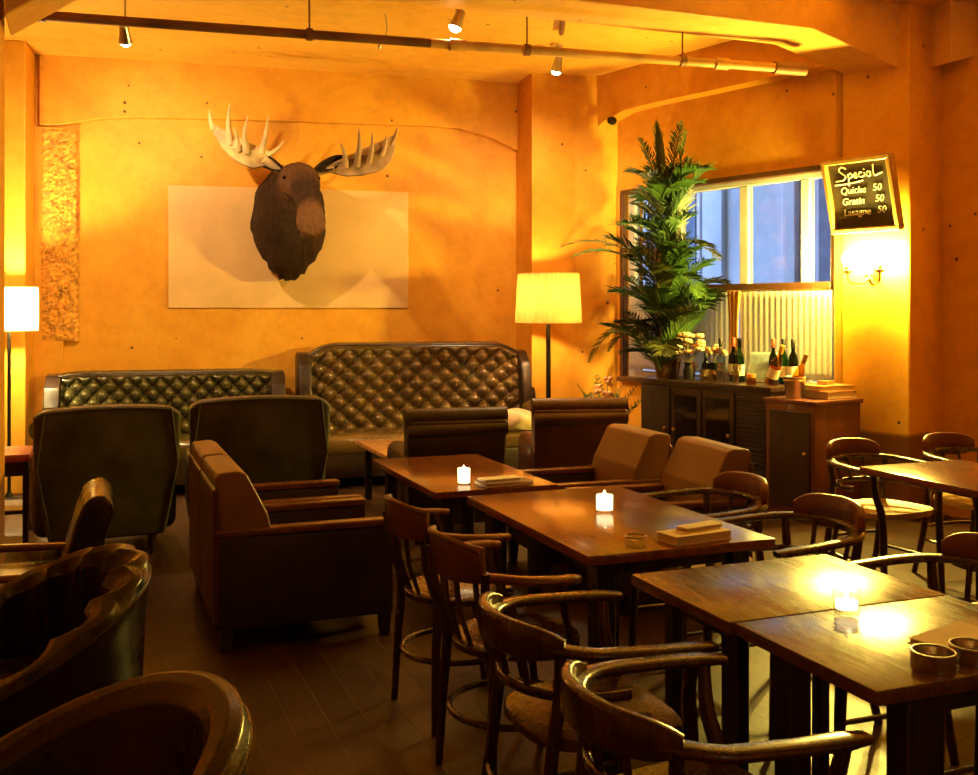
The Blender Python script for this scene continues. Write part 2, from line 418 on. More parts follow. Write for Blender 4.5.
# beam across the back wall with haunched ends
poly = [(-4.82, CZ + .02), (-4.82, 3.05), (-4.65, 3.06), (-4.3, 3.13), (-4.0, 3.155), (-3.2, 3.175), (-1.4, 3.20), (-1.15, 3.19), (-.85, 3.12), (-.56, 3.0), (-.56, CZ + .02)]
bm = nb(); prism(bm, poly, -.055, .05, 'y', .008, 1); struct('trim_5', bm, 'wall', None, (CX, CY, 0), BR)
# beam above the window
poly = [(.30, CZ + .02), (.30, 3.06), (.6, 3.22), (.85, 3.28), (1.2, 3.29), (2.95, 3.29), (2.95, CZ + .02)]
bm = nb(); prism(bm, poly, -.16, .05, 'y'); struct('trim_6', bm, 'wall', None, (CX, CY, 0), WR)
# big cross beam in the foreground with haunches on both columns
poly = [(-.40, CZ + .02), (-.40, 2.98), (.20, 3.4), (4.60, 3.4), (5.33, 3.205), (5.42, 3.205), (5.42, CZ + .02)]
bm = nb(); prism(bm, poly, 5.75, 6.18, 'y', .008, 1); struct('trim_7', bm, 'beam')
bm = nb(); prism(bm, [(5.62, CZ + .02), (5.62, 3.22), (5.8, 3.27), (6.5, 3.45), (8.5, 3.45), (8.5, CZ + .02)], 5.55, 6.1, 'y', .008, 1); struct('trim_8', bm, 'beam')
# rough exposed strip of old render on the back wall
bm = nb(); rnd = random.Random(4)
def rough_fn(u, v):
    x = -4.80 + .29 * u; z = 1.22 + 1.80 * v
    e = math.sin(PI * min(1, u * 1.0)) ** .4 * (math.sin(PI * v) ** .25)
    jx = (rnd.random() - .5) * .02
    return (x + jx, -.040 * min(1, 14 * (1 - u)) - .012 - .030 * e * (.2 + rnd.random()), z)
grid(bm, rough_fn, 16, 90); struct('trim_9', bm, 'rough', None, (CX, CY, 0), BR)
bm = nb(); span(bm, -4.87, -4.63, -.05, .02, 0, 3.04, .004, 1); struct('trim_10', bm, 'wall', None, (CX, CY, 0), BR)

# window in the right wall
bm = nb()
def fr(bm, x0, x1, z0, z1, y0=.06, y1=.13): span(bm, x0, x1, y0, y1, z0, z1, .006, 1)
for a in ((.70, .78, .86, 2.56), (2.85, 2.93, .86, 2.56), (.78, 2.85, 2.50, 2.56), (.78, 2.85, .86, .93), (1.28, 1.35, .93, 2.5), (1.985, 2.075, .93, 2.5), (2.585, 2.665, .93, 2.5)): fr(bm, *a)
win = struct('window_1', bm, 'frame', None, (CX, CY, 0), WR)
bm = nb(); fr(bm, .76, 2.87, 1.64, 1.70, .03, .12); struct('window_rail', bm, 'framebrown', win)
bm = nb(); fr(bm, .66, 2.95, 2.54, 2.585, -.015, .06); fr(bm, .655, .70, .86, 2.56, -.015, .06); struct('window_trim', bm, 'framebrown', win)
bm = nb(); span(bm, .66, 2.93, -.06, .1, .83, .87, .006, 1); struct('window_sill', bm, 'framebrown', win)
for x0, x1 in ((.78, 1.28), (1.35, 1.985), (2.075, 2.585), (2.665, 2.85)):
    bm = nb(); span(bm, x0, x1, .09, .097, 1.70, 2.5); struct('pane', bm, 'glass', win)
    bm = nb(); span(bm, x0, x1, .09, .097, .93, 1.64); struct('pane', bm, 'glass', win)
# building across the street
nbd = thing('neighbouring_building', 'blue grey building facade across the street seen through the window panes', 'building', (CX, CY, 0), WR)
bm = nb(); span(bm, -9, 8, 3.2, 3.6, -1, 7); obj('wall', bm, 'facade', nbd, smooth=False)
for i, x in enumerate([-7.5, -5.7, -4.3, -3.1, -2.2, -1.1, .1, 1.2, 2.4]):
    bm = nb(); span(bm, x, x + (.32 if i % 2 else .18), 3.12, 3.25, -1, 7, .01, 1); obj('pilaster', bm, 'facade', nbd, smooth=False)
for x in (-6.6, -3.75, -1.75, .55, 1.7):
    f = nb(); span(f, x, x + .62, 3.12, 3.22, 1.7, 3.3, .01, 1); fo = obj('window', f, 'frame', nbd, smooth=False)
    f = nb(); span(f, x + .06, x + .56, 3.10, 3.125, 1.77, 3.23); obj('pane', f, plain('dark far glass', (.10, .14, .22), .1), fo, smooth=False)

# ------------------------------------------------------------------ things on the walls and the ceiling
pn = nb(); span(pn, -1.07, 1.07, -.016, .0, -.54, .54, .003, 1)
pn = obj('wall_board', pn, 'panel'); pn.location = BW(-2.705, 0.0, 2.04); pn.rotation_euler = (0, 0, R(BR))
tag(pn, 'plain cream rectangular board on the ochre wall behind the moose head', 'board')

def moose():
    t = thing('moose_head_mount', 'brown taxidermy moose head with broad antlers mounted on the ochre wall', 'moose head', BW(-2.60, .017, 2.2), BR)
    bm = nb()
    def X(px, o): return (px - 290) * .00895 * (1 - o * .10) - .105 - o * .085
    def Z(py, o): return 1.5 + (308 - py) * (.00915 - o * .00085) - 2.2
    S = [(0, 287, 222, 33, 50), (.10, 287, 224, 36, 55), (.22, 287, 224, 37, 56), (.36, 288, 219, 34, 52), (.48, 291, 209, 29, 43), (.58, 295, 197, 24, 31),
         (.66, 297, 187, 21, 22), (.74, 299.5, 184, 19.5, 18.5), (.82, 302.5, 189, 16.5, 17.5), (.90, 305.5, 198, 13.2, 15), (.97, 308, 208, 12.4, 13.5), (1.03, 309.5, 216.5, 13.6, 13.2), (1.08, 310, 223, 14.8, 12.8), (1.115, 310, 227, 13.8, 11), (1.14, 310, 229.5, 9.5, 7.5), (1.147, 310, 230, 1.5, 1.2)]
    # resample the sections smoothly
    def at(i, f):
        a = [S[max(0, min(len(S) - 1, i + k))] for k in (-1, 0, 1, 2)]
        return tuple(.5 * (2 * b + (c - p) * f + (2 * p - 5 * b + 4 * c - d) * f * f + (3 * b - p - 3 * c + d) * f ** 3) for p, b, c, d in zip(*a))
    rr = random.Random(2); rings = []; n = 56
    for i in range(len(S) - 1):
        for f in (0, .34, .67):
            o, cx, cz, hw, hh = at(i, f)
            hw *= .00895 * (1 - o * .1); hh *= .00915 * (1 - o * .1); ring = []
            for k in range(n):
                a = 2 * PI * k / n; ca, sa = math.cos(a), math.sin(a)
                low = 1 if sa < 0 else 0
                w = hw * (1 - .32 * (max(0, -sa) ** 2) * (1 if o < .5 else 0))
                j = 1 + (rr.random() - .5) * (.055 if o < .7 else .015)
                if o < .5 and sa < -.5: j *= 1 + .018 * math.sin(k * 2.3)
                if o < .72: j += .075 * mnoise.noise(Vector((ca * 5, sa * 2.2, o * 5)))
                ring.append((X(cx, o) + w * ca * j, -o, Z(cz, o) + hh * sa * j))
            rings.append(ring)
    loft(bm, rings); body = obj('head_and_neck', bm, 'fur', t, 80)
    # lower lip under the overhanging muzzle
    bm = nb(); sphere(bm, (X(308, 1.0), -1.02, Z(237, 1.0)), .075, 3, (1.0, .9, .62)); lp_ = obj('lower_lip', bm, 'muzzle', t, 80); lp_['label'] = 'pale grey brown lower lip'
    for sx in (-1, 1):
        bm = nb(); sphere(bm, (X(310, 1.09) + sx * .093, -1.098, Z(224, 1.09)), .026, 2, (.7, .75, 1.25)); obj('nostril', bm, 'eye', t)
        bm = nb(); sphere(bm, (X(300.5, .80) + sx * .141, -.78, Z(186, .8) + .05), .017, 2); obj('eye', bm, 'eye', t)
        # ear: a cupped leaf
        bm = nb(); b0 = V(X(297, .6) + sx * .13, -.62, Z(172, .6)); d = V(sx * .30, .06, .13); u = V(0, -.25, 1).normalized()
        def ef(a, b):
            w = math.sin(PI * min(1, .06 + .94 * a)) ** .7 * .062
            return b0 + d * a + u * ((b - .5) * 2 * w) + V(0, .05, 0) * (1 - (2 * b - 1) ** 2)
        grid(bm, ef, 10, 6); e = obj('ear', bm, 'fur', t, 80); e.modifiers.new('thick', 'SOLIDIFY').thickness = .012
    def antler(poly, mid, dark, sx, tines):
        bm = nb(); pts = [V((px - 290) * .0084 - .155, 0, 1.5 + (308 - py) * .00845 - 2.2) for px, py in poly]
        ms = V((mid[0] - 290) * .0084 - .155, 0, 1.5 + (308 - mid[1]) * .00845 - 2.2)
        def dep(p):
            x = abs(p.x) ; return -.52 - .25 * max(0, x - .15) + .42 * max(0, x - .5) ** 1.2 - .18 * max(0, p.z - .45)
        n = len(pts); th = .016
        fa = [bm.verts.new((p.x, dep(p) - th, p.z)) for p in pts]; fb = [bm.verts.new((p.x, dep(p) + th, p.z)) for p in pts]
        ff = [bm.verts.new((p.x, dep(p), p.z)) for p in [q + (q - ms).normalized() * .010 for q in pts]]
        for i in range(n):
            j = (i + 1) % n
            bm.faces.new((fa[i], fa[j], ff[j], ff[i])); bm.faces.new((ff[i], ff[j], fb[j], fb[i]))
        bm.faces.new(fa); bm.faces.new(fb[::-1])
        bmesh.ops.triangulate(bm, faces=[f for f in bm.faces if len(f.verts) > 4], ngon_method='EAR_CLIP')
        ob = obj('antler', bm, dark, t, 60)
        bm = nb()
        for a in tines:
            q = [V((px - 290) * .0084 - .155, 0, 1.5 + (308 - py) * .00845 - 2.2) for px, py in a[0]]
            if len(q) == 3: q[2] = q[1] + (q[2] - q[1]) * .82
            q = [V(p.x, dep(p) - k, p.z) for p, k in zip(q, a[2])]
            pp = spline(q, 12); tube(bm, pp, [(a[1][0] + (a[1][1] - a[1][0]) * (i / 12) ** 1.3) * (1.15 if len(a[0]) == 3 else 1) for i in range(13)], 8)
        obj('tine', bm, dark, ob, 70)
        return ob
    antler([(262, 166), (252, 169), (242, 166), (232, 160), (222, 150), (215, 138), (211.5, 127), (217, 131), (224, 141), (231, 147), (240, 152), (247, 153), (254, 152), (262, 150), (268, 152), (271, 158), (270, 164)],
           (250, 160), 'antler', -1,
           [([(288, 168), (279, 169), (270, 164), (262, 160)], (.040, .036), (0, 0, 0, 0)), ([(214, 133), (211, 124), (210, 114)], (.022, .004), (0, .02, .05)), ([(230, 147), (228, 128), (229.5, 106)], (.026, .004), (.0, .04, .10)),
            ([(246, 154), (243, 138), (247, 119)], (.026, .004), (0, .08, .13)), ([(260, 154), (264, 136), (267, 114)], (.024, .004), (0, .04, .09)), ([(266, 156), (276, 149), (284, 139)], (.020, .004), (0, .02, .04)), ([(238, 152), (236, 141), (232, 132)], (.02, .004), (0, .10, .16))])
    antler([(324, 164), (336, 160), (346, 157), (356, 154), (366, 152), (377, 147), (386, 140), (393, 131), (394.5, 142), (391, 155), (384, 164), (374, 169), (360, 172), (346, 173), (332, 170)],
           (360, 162), 'antler_shaded', 1,
           [([(305, 168), (314, 170), (324, 167), (334, 165)], (.040, .036), (0, 0, 0, 0)), ([(345, 164), (343, 152), (337, 140)], (.026, .004), (0, .06, .1)), ([(356, 163), (357, 145), (355, 125)], (.027, .004), (0, .07, .12)),
            ([(368, 160), (370, 146), (369, 128)], (.024, .004), (0, .04, .08)), ([(391, 141), (394.5, 132), (396, 123)], (.018, .004), (0, .01, .03)), ([(381, 152), (384, 142), (384, 131)], (.02, .004), (0, .03, .06))])
    return t
moose()

# pipes under the ceiling
pa, pb = V(-1.2, 6.61, 3.2), V(4.69, 6.045, 3.2)
pp = thing('ceiling_pipe', 'long horizontal sprinkler pipe hanging below the ochre ceiling on thin rods', 'pipe', pa)
d = pb - pa
bm = nb(); tube(bm, [V(0, 0, 0), d * .55], .030, 12); obj('pipe', bm, 'pipedark', pp)
bm = nb(); tube(bm, [d * .55, d], .032, 12); o = obj('pipe', bm, 'pipe', pp); o['label'] = 'pale ochre end length'
bm = nb(); tube(bm, [d * .97, d * 1.012], .046, 12); obj('end_cap', bm, 'pipedark', pp)
for f in (.16, .42, .66, .85):
    bm = nb(); q = d * f; tube(bm, [q, q + V(0, 0, .452)], .006, 6); tube(bm, [q - d.normalized() * .02, q + d.normalized() * .02], .040, 12); obj('hanger', bm, 'pipedark', pp)
for f in (.58, .90):
    bm = nb(); q = d * f; tube(bm, [q - d.normalized() * .05, q + d.normalized() * .05], .042, 12); obj('coupling', bm, 'pipe', pp)
bm = nb(); tube(bm, [(3.05, 6.4, 3.625), (3.40, 7.22, 3.625)], .022, 8); o = obj('conduit', bm, 'pipedark'); tag(o, 'thin brown conduit running along the ceiling toward the corner column', 'pipe')
bm = nb(); tube(bm, [(-2, 6.15, 3.62), (2.1, 6.05, 3.62)], .028, 8); o = obj('track_rail', bm, 'pipedark'); tag(o, 'brown lighting track fixed on the ceiling above the hanging pipe', 'light track')

def spotlight(label, top, aim, lit, drop=.2):
    t = thing('spotlight', label, 'spotlight', top, 0, 'small ceiling spotlights')
    bm = nb(); lathe(bm, [(.0, 0), (.05, 0), (.05, -.02), (.02, -.03), (.0, -.03)], n=16); obj('ceiling_mount', bm, 'steel', t)
    bm = nb(); tube(bm, [(0, 0, -.02), (0, 0, -drop)], .009, 8); obj('rod', bm, 'steel', t)
    a = Vector(aim).normalized(); q = a.to_track_quat('Z', 'Y').to_matrix()
    bm = nb(); lathe(bm, [(.012, -.09), (.03, -.08), (.036, -.02), (.048, .035), (.045, .035), (.034, -.01), (.0, -.015)], (0, 0, -drop), 16, q, False); hd = obj('lamp_head', bm, 'steel', t)
    bm = nb(); lathe(bm, [(.0, .02), (.040, .02), (.038, .045), (.024, .06), (.0, .065)], (0, 0, -drop), 16, q); obj('lens', bm, 'spotface' if lit else 'white', hd)
    if lit:
        L = bpy.data.lights.new('spot_beam', 'SPOT'); L.energy = lit; L.color = (1, .70, .34); L.spot_size = R(150); L.spot_blend = .7; L.shadow_soft_size = .03
        lo = bpy.data.objects.new('spot_beam', L); C.objects.link(lo); lo.parent = t
        lo.location = V(0, 0, -drop) + a * .08; lo.rotation_euler = a.to_track_quat('-Z', 'Y').to_euler()
    return t
spotlight('lit spotlight near the left column, aimed at the back wall', (.225, 7.42, CZ), (.15, .75, -1), 210, .31)
spotlight('lit spotlight just in front of the corner column', (3.55, 7.62, CZ), (-.1, .3, -1), 120, .19)
spotlight('silver spotlight hanging in the middle of the hanging pipe', (2.22, 6.30, CZ), (-.35, .1, -1), 25, .30)
bm = nb(); tube(bm, spline([(0, 0, 0), (.01, 0, -.12), (-.03, 0, -.2), (-.05, 0, -.26)], 10), [.006] * 6 + [.008, .014, .018, .016, .008], 8)
o = obj('hanging_hook', bm, 'steel'); o.location = (2.02, 7.3, 3.65); tag(o, 'small bent hook hanging under the ceiling behind the pipe', 'hook')
bm = nb(); lathe(bm, [(.0, 0), (.035, 0), (.04, .03), (.03, .06), (0, .062)], n=16, mat=Matrix.Rotation(R(90), 3, 'X'))
o = obj('round_wall_fitting', bm, 'black'); o.location = RW(.74, .162, 3.20); o.rotation_euler = (0, 0, R(WR)); tag(o, 'small dark round fitting on the beam above the palm', 'fitting')

# chalkboard box sign tipped forward over the sconce
sg = thing('chalkboard_sign', 'framed chalkboard reading Special, tipped forward on the pier above the sconce', 'sign', RW(3.27, .055, 2.06), WR)
tilt = Matrix.Rotation(R(15), 4, 'X')
def tl(bm): bmesh.ops.transform(bm, matrix=tilt, verts=bm.verts); return bm
W2, H2 = .275, .54
bm = nb(); span(bm, -W2 + .03, W2 - .03, -.045, -.03, .03, H2 - .03); obj('board', tl(bm), 'board', sg, smooth=False)
bm = nb()
for a in ((-W2, W2, 0, .035), (-W2, W2, H2 - .035, H2), (-W2, -W2 + .035, .035, H2 - .035), (W2 - .035, W2, .035, H2 - .035)): span(bm, a[0], a[1], -.085, -.02, a[2], a[3], .006, 1)
obj('frame', tl(bm), 'signframe', sg, smooth=False)
bm = nb(); span(bm, -W2 + .01, W2 - .01, -.03, .0, .01, H2 - .01, .004, 1); o = obj('back_box', tl(bm), 'signside', sg, smooth=False)
def strokes(bm, lines, x0, z0, s, w=.0055):
    for ln in lines:
        pts = [V(x0 + x * s, -.048, z0 + z * s) for x, z in ln]
        if len(pts) > 2: pts = spline(pts, 6 * len(pts))
        sweep(bm, pts, circ(w, 6), (0, 1, 0))
bm = nb()
SP = [[(1.1, 1.55), (.6, 1.75), (.25, 1.4), (.6, 1.0), (.95, .7), (.6, .3), (-.3, .25)],            # S
      [(1.25, .95), (1.3, .4), (1.2, -.35)], [(1.3, .8), (1.65, 1.0), (1.75, .65), (1.35, .45)],      # p
      [(1.95, .65), (2.35, .75), (2.2, 1.0), (1.95, .7), (2.15, .45), (2.45, .55)],                    # e
      [(3.0, .95), (2.7, 1.0), (2.6, .65), (2.85, .45), (3.1, .6)],                                    # c
      [(3.25, .95), (3.3, .5)], [(3.26, 1.25), (3.29, 1.3)],                                           # i
      [(3.95, .95), (3.6, .95), (3.55, .55), (3.85, .5), (3.98, .95), (4.02, .5)],                     # a
      [(4.4, 1.7), (4.35, .9), (4.45, .5), (4.9, .62), (5.4, .75)],                                    # l
      [(-.5, -.15), (1.2, -.1), (3.0, .1)]]
strokes(bm, SP, -.17, .365, .066)
bmesh.ops.transform(bm, matrix=tilt, verts=bm.verts); o = obj('chalk_heading', bm, 'chalk', sg); o['label'] = 'chalk heading Special'
for tx, x, z in (('Quiche', -.17, .285), ('50', .09, .29), ('Gratin', -.17, .205), ('50', .095, .21), ('Lasagne', -.17, .125), ('50', .10, .13)):
    cu = bpy.data.curves.new('txt', 'FONT'); cu.body = tx; cu.size = .070; cu.shear = .25; cu.extrude = .002; cu.offset = .0004
    to = bpy.data.objects.new('txt', cu); C.objects.link(to)
    dg = bpy.context.evaluated_depsgraph_get(); me = bpy.data.meshes.new_from_object(to.evaluated_get(dg)); bpy.data.objects.remove(to)
    b = nb(); b.from_mesh(me); bmesh.ops.transform(b, matrix=tilt @ Matrix.Translation((x, -.048, z)) @ Matrix.Rotation(R(90), 4, 'X'), verts=b.verts)
    obj('chalk_line', b, 'chalk', sg, smooth=False)

# wall sconce
sc = thing('wall_sconce', 'brass two-arm wall sconce glowing bright under the chalkboard sign', 'wall lamp', RW(3.25, .0, 1.73), WR)
bm = nb(); lathe(bm, [(0, 0), (.055, 0), (.05, .02), (.02, .03), (0, .03)], n=20, mat=Matrix.Rotation(R(90), 3, 'X')); obj('wall_plate', bm, 'brass', sc)
for sx in (-1, 1):
    bm = nb(); tube(bm, spline([(0, -.02, 0), (sx * .05, -.07, -.05), (sx * .12, -.11, -.04), (sx * .13, -.12, .03)], 16), .009, 8); obj('arm', bm, 'brass', sc)
    bm = nb(); lathe(bm, [(0, .02), (.03, .025), (.035, .04), (.016, .045), (.016, .075), (0, .075)], (sx * .13, -.12, 0), 16); obj('bulb_holder', bm, 'brass', sc)
    bm = nb(); lathe(bm, [(0, .07), (.018, .08), (.036, .115), (.034, .15), (.015, .172), (0, .175)], (sx * .13, -.12, 0), 14); obj('bulb', bm, 'sconce', sc)

# ------------------------------------------------------------------ floor lamps
def floor_lamp(label, loc, z0, z1, r0, r1, pole, mat, bulb, pleats):
    t = thing('floor_lamp', label, 'floor lamp', loc)
    bm = nb(); lathe(bm, [(0, 0), (.15, 0), (.15, .015), (.11, .03), (.03, .05), (.016, .09), (0, .09)], n=32); obj('base', bm, 'black', t)
    bm = nb(); tube(bm, [(0, 0, .05), (0, 0, z0 * .5), (0, 0, z0 + .12)], pole, 12); obj('pole', bm, 'black', t)
    n = pleats * 4; rings = []
    for j in range(7):
        f = j / 6; r = r0 + (r1 - r0) * f
        rings.append([((r + .007 * math.cos(pleats * 2 * PI * k / n)) * math.cos(2 * PI * k / n), (r + .007 * math.cos(pleats * 2 * PI * k / n)) * math.sin(2 * PI * k / n), z0 + (z1 - z0) * f) for k in range(n)])
    bm = nb(); loft(bm, rings, True, False); sh = obj('lamp_shade', bm, mat, t, 80)
    for z, r in ((z0, r0), (z1, r1)):
        bm = nb(); tube(bm, [(r * math.cos(2 * PI * k / 40), r * math.sin(2 * PI * k / 40), z) for k in range(40)], .006, 6, True); obj('rim', bm, mat, sh)
    bm = nb()
    for k in range(3): tube(bm, [(0, 0, z0 + .10), (r1 * .98 * math.cos(k * 2.094), r1 * .98 * math.sin(k * 2.094), z1 - .02)], .003, 6)
    obj('shade_spider', bm, 'black', t)
    zc = (z0 + z1) / 2
    bm = nb(); lathe(bm, [(0, -.06), (.018, -.05), (.04, 0), (.03, .04), (0, .05)], (0, 0, zc + .02), 12); obj('bulb', bm, bulb, t)
    return t
floor_lamp('black floor lamp with pleated amber drum shade right of the high tufted sofa', (3.735, 8.195, 0), 1.37, 1.80, .285, .262, .021, 'shade', 'bulb', 44)
floor_lamp('floor lamp with pale drum shade in front of the left column', (-.575, 8.70, 0), 1.325, 1.66, .20, .20, .013, 'shade2', 'bulb2', 30)

# ------------------------------------------------------------------ sofas (front towards -y, back at y=0)
def tuft_sofa(label, loc, rz, W, H, D, rows, cols, drop, mat, wing_h, seat=.42):
    t = thing('tufted_sofa', label, 'sofa', loc, rz, 'button tufted leather sofas')
    xw = W / 2 - .10
    bm = nb()
    z0 = seat - .06
    def fn(u, v):
        x = (u * 2 - 1) * xw
        e = max(0, (abs(x) / xw - .72) / .28); Hx = H - drop * e * e
        fr_ = .74
        if v <= fr_:
            q = v / fr_; z = z0 + (Hx - .05 - z0) * q; y = -.30 + .10 * q
            nrm = V(0, -1, .15)
            a = (u * cols) ; b = q * rows * .5
            s1, s2 = abs(math.sin(PI * (a * .5 + b))), abs(math.sin(PI * (a * .5 - b)))
            h = (s1 * s2) ** .46
            edge = min(1, (1 - q) / .06, u / .025, (1 - u) / .025); edge = max(0, edge)
            return V(x, y, z) + nrm * (.088 * (h * edge + (1 - edge) * .75) - .04)
        q = (v - fr_) / (1 - fr_)
        if q < .5:
            a = q / .5 * PI; return V(x, -.135 - .085 * math.cos(a) - .0, Hx - .05 + .06 * math.sin(a))
        return V(x, -.05 + .0 * q, Hx - .05 - (q - .5) / .5 * (Hx - .25))
    grid(bm, fn, cols * 16, 96); obj('tufted_back', bm, mat, t, 180)
    bm = nb()
    for j in range(rows + 1):
        for i in range(cols + 1):
            b = j / rows
            if 0 < i < cols and 0 < j < rows and (i + j) % 2 == 0:
                p = fn(i / cols, b * .74); sphere(bm, p + V(0, -.006, 0), .013, 1, (1, .6, 1))
    o = obj('buttons', bm, mat, t); o['kind'] = 'stuff'
    bm = nb()
    pts = [V((k / 40 * 2 - 1) * xw, -.235, (H - drop * max(0, (abs(k / 40 * 2 - 1) - .72) / .28) ** 2) - .015) for k in range(41)]
    tube(bm, pts, .009, 6); obj('piping', bm, 'l_dark', t)
    bm = nb(); rbox(bm, (0, -D / 2 - .02, .20), (W - .12, D - .08, .22), .03); obj('seat_base', bm, 'l_dark', t)
    for k in range(2):
        bm = nb(); cushion(bm, ((k - .5) * (W / 2 - .10), -D / 2 - .13, seat - .06), (W / 2 - .105, D - .28, .16), .05, .02); obj('seat_cushion', bm, mat, t)
    for sx in (-1, 1):
        bm = nb(); x = sx * (W / 2 - .06)
        poly = [(-.02, .15), (-.02, wing_h - .02), (-.10, wing_h + .01), (-.22, wing_h), (-.34, wing_h - .10), (-.40, wing_h - .28), (-.43, .70), (-.43, .15)]
        prism(bm, poly, x - .06, x + .06, 'x', .025, 3); obj('wing', bm, 'l_dark', t)
        bm = nb(); rbox(bm, (x, -D / 2 - .17, .33), (.11, D - .38, .42), .03); obj('arm', bm, 'l_dark', t)
        bm = nb(); tube(bm, [(x + sx * .01, -.40, .58), (x + sx * .01, -D + .03, .56)], .085, 16); obj('arm_roll', bm, mat, t)
        for y in (-.10, -D + .12):
            bm = nb(); lathe(bm, [(0, 0), (.025, 0), (.04, .06), (.03, .10), (0, .10)], (sx * (W / 2 - .14), y, 0), 14); obj('leg', bm, 'darkwood', t)
    return t
tuft_sofa('high-backed winged tufted leather sofa under the moose head, beside the amber lamp', BW(-1.615, .09), BR, 2.14, 1.185, .88, 10, 22, .09, 'l_tuft', 1.10)
tuft_sofa('low-backed olive tufted leather sofa against the wall left of the winged sofa', BW(-3.76, .09), BR, 1.94, .965, .88, 8, 26, .02, 'l_olive', .94)

# ------------------------------------------------------------------ armchairs seen from behind (front towards -y)
def armchair(label, loc, rz, W, H, style, mat):
    t = thing('leather_armchair', label, 'armchair', loc, rz, 'leather armchairs facing the sofas')
    wb = W * (.80 if style == 'plain' else .94)
    bm = nb()
    n = 14; prof = []
    for k in range(n + 1):
        f = k / n * 2 - 1; prof.append((f * W / 2, (H - .025 * f * f - (.03 if abs(f) == 1 else 0)) if style == 'plain' else H - .05))
    poly = [(-wb / 2, .13)] + [(-W / 2 + .005, H * .62)] + prof + [(W / 2 - .005, H * .62), (wb / 2, .13)]
    t2 = nb(); prism(t2, poly, .0, .15, 'y', .028, 4)
    for v in t2.verts: v.co.y += .20 + .10 * (v.co.z - .13)
    merge(bm, t2); obj('back', bm, mat, t, 50)
    bm = nb(); pts = [V(x, .352 + .1 * (z - .13), z - .015) for x, z in prof[1:-1]]
    pts = [V(-wb / 2 + .012, .352, .16), V(-W / 2 + .018, .352 + .1 * (H * .62 - .13), H * .62)] + pts + [V(W / 2 - .018, .352 + .1 * (H * .62 - .13), H * .62), V(wb / 2 - .012, .352, .16)]
    if style == 'plain': tube(bm, pts, .007, 6); obj('piping', bm, mat, t)
    else: bm.free()
    if style == 'roll':
        bm = nb(); y = .275 + .1 * (H - .13)
        tube(bm, [(-W / 2 - .005, y, H - .035), (W / 2 + .005, y, H - .035)], .058, 18)
        tube(bm, [(-W / 2, y + .035, H - .105), (W / 2, y + .050, H - .115)], .046, 14); obj('head_roll', bm, mat, t, 60)
    for sx in (-1, 1):
        bm = nb(); cushion(bm, (sx * (W / 2 - .075), -.08, .36), (.15, .66, .44), .06, .01); obj('arm', bm, mat, t)
        for y in (-.34, .27):
            bm = nb(); lathe(bm, [(0, 0), (.02, 0), (.028, .13), (0, .14)], (sx * (wb / 2 - .07), y, 0), 10); obj('leg', bm, 'darkwood', t)
    bm = nb(); rbox(bm, (0, -.08, .22), (wb - .10, .60, .16), .02); obj('seat_base', bm, mat, t)
    bm = nb(); cushion(bm, (0, -.10, .37), (W - .30, .60, .15), .05, .025); obj('seat_cushion', bm, mat, t)
    return t
armchair('green-black leather armchair seen from behind, leftmost in front of the low tufted sofa', (.08, 6.86, 0), 184, .82, .925, 'plain', 'l_green')
armchair('green-black leather armchair seen from behind, right of the matching leftmost one', (1.02, 6.90, 0), 177, .86, .95, 'plain', 'l_green')
armchair('dark brown leather armchair with rolled top seen from behind the candlelit low table', (2.20, 6.50, 0), 174, .645, .845, 'roll', 'l_dark')
armchair('dark brown leather armchair with rolled top, in front of the amber floor lamp', (3.205, 6.66, 0), 165, .645, .865, 'roll', 'l_brown')

# ------------------------------------------------------------------ lounge chairs with wooden arms (front -y)
def lounge(label, loc, rz, W=.58):
    t = thing('lounge_chair', label, 'armchair', loc, rz, 'square lounge chairs with wooden arm rails')
    for sx in (-1, 1):
        x = sx * (W / 2 - .035)
        bm = nb(); rbox(bm, (x, -.01, .30), (.06, .79, .40), .012); obj('side_panel', bm, 'l_dark', t)
        bm = nb(); rbox(bm, (x, -.01, .520), (.072, .80, .034), .010, 3); obj('arm_rail', bm, 'armwood', t)
        for y in (-.37, .34):
            bm = nb(); prism(bm, [(y - .03, .11), (y + .03, .11), (y + .02, 0), (y - .02, 0)], x - .025, x + .025, 'x', .004, 1); obj('leg', bm, 'darkwood', t)
    bm = nb(); prism(bm, [(.33, .12), (.395, .12), (.40, .71), (.375, .73)], -W / 2 + .005, W / 2 - .005, 'x', .012, 3); obj('back_panel', bm, 'l_brown', t)
    bm = nb(); prism(bm, [(.385, .43), (.39, .765), (.375, .785), (.29, .79), (.255, .775), (.165, .60), (.14, .50), (.15, .42)], -W / 2 + .012, W / 2 - .012, 'x', .022, 4); obj('back_cushion', bm, 'l_tan', t, 60)
    bm = nb(); rbox(bm, (0, -.01, .20), (W - .12, .76, .14), .015); obj('seat_base', bm, 'l_brown', t)
    bm = nb(); cushion(bm, (0, -.10, .355), (W - .135, .60, .16), .05, .02); obj('seat_cushion', bm, 'l_brown', t)
    return t
l0 = lounge('square lounge chair showing its dark side panel, in front of the first bentwood chair', (.895, 4.85, 0), 90)
dup(l0, (.895, 5.455, 0), 90, 'square lounge chair hidden behind the one with the dark side panel')
dup(l0, (2.76, 4.69, 0), -95, 'square tan-cushioned lounge chair right of the low table, nearer one of the facing pair')
dup(l0, (2.70, 5.37, 0), -92, 'square tan-cushioned lounge chair right of the low table, farther one of the facing pair')

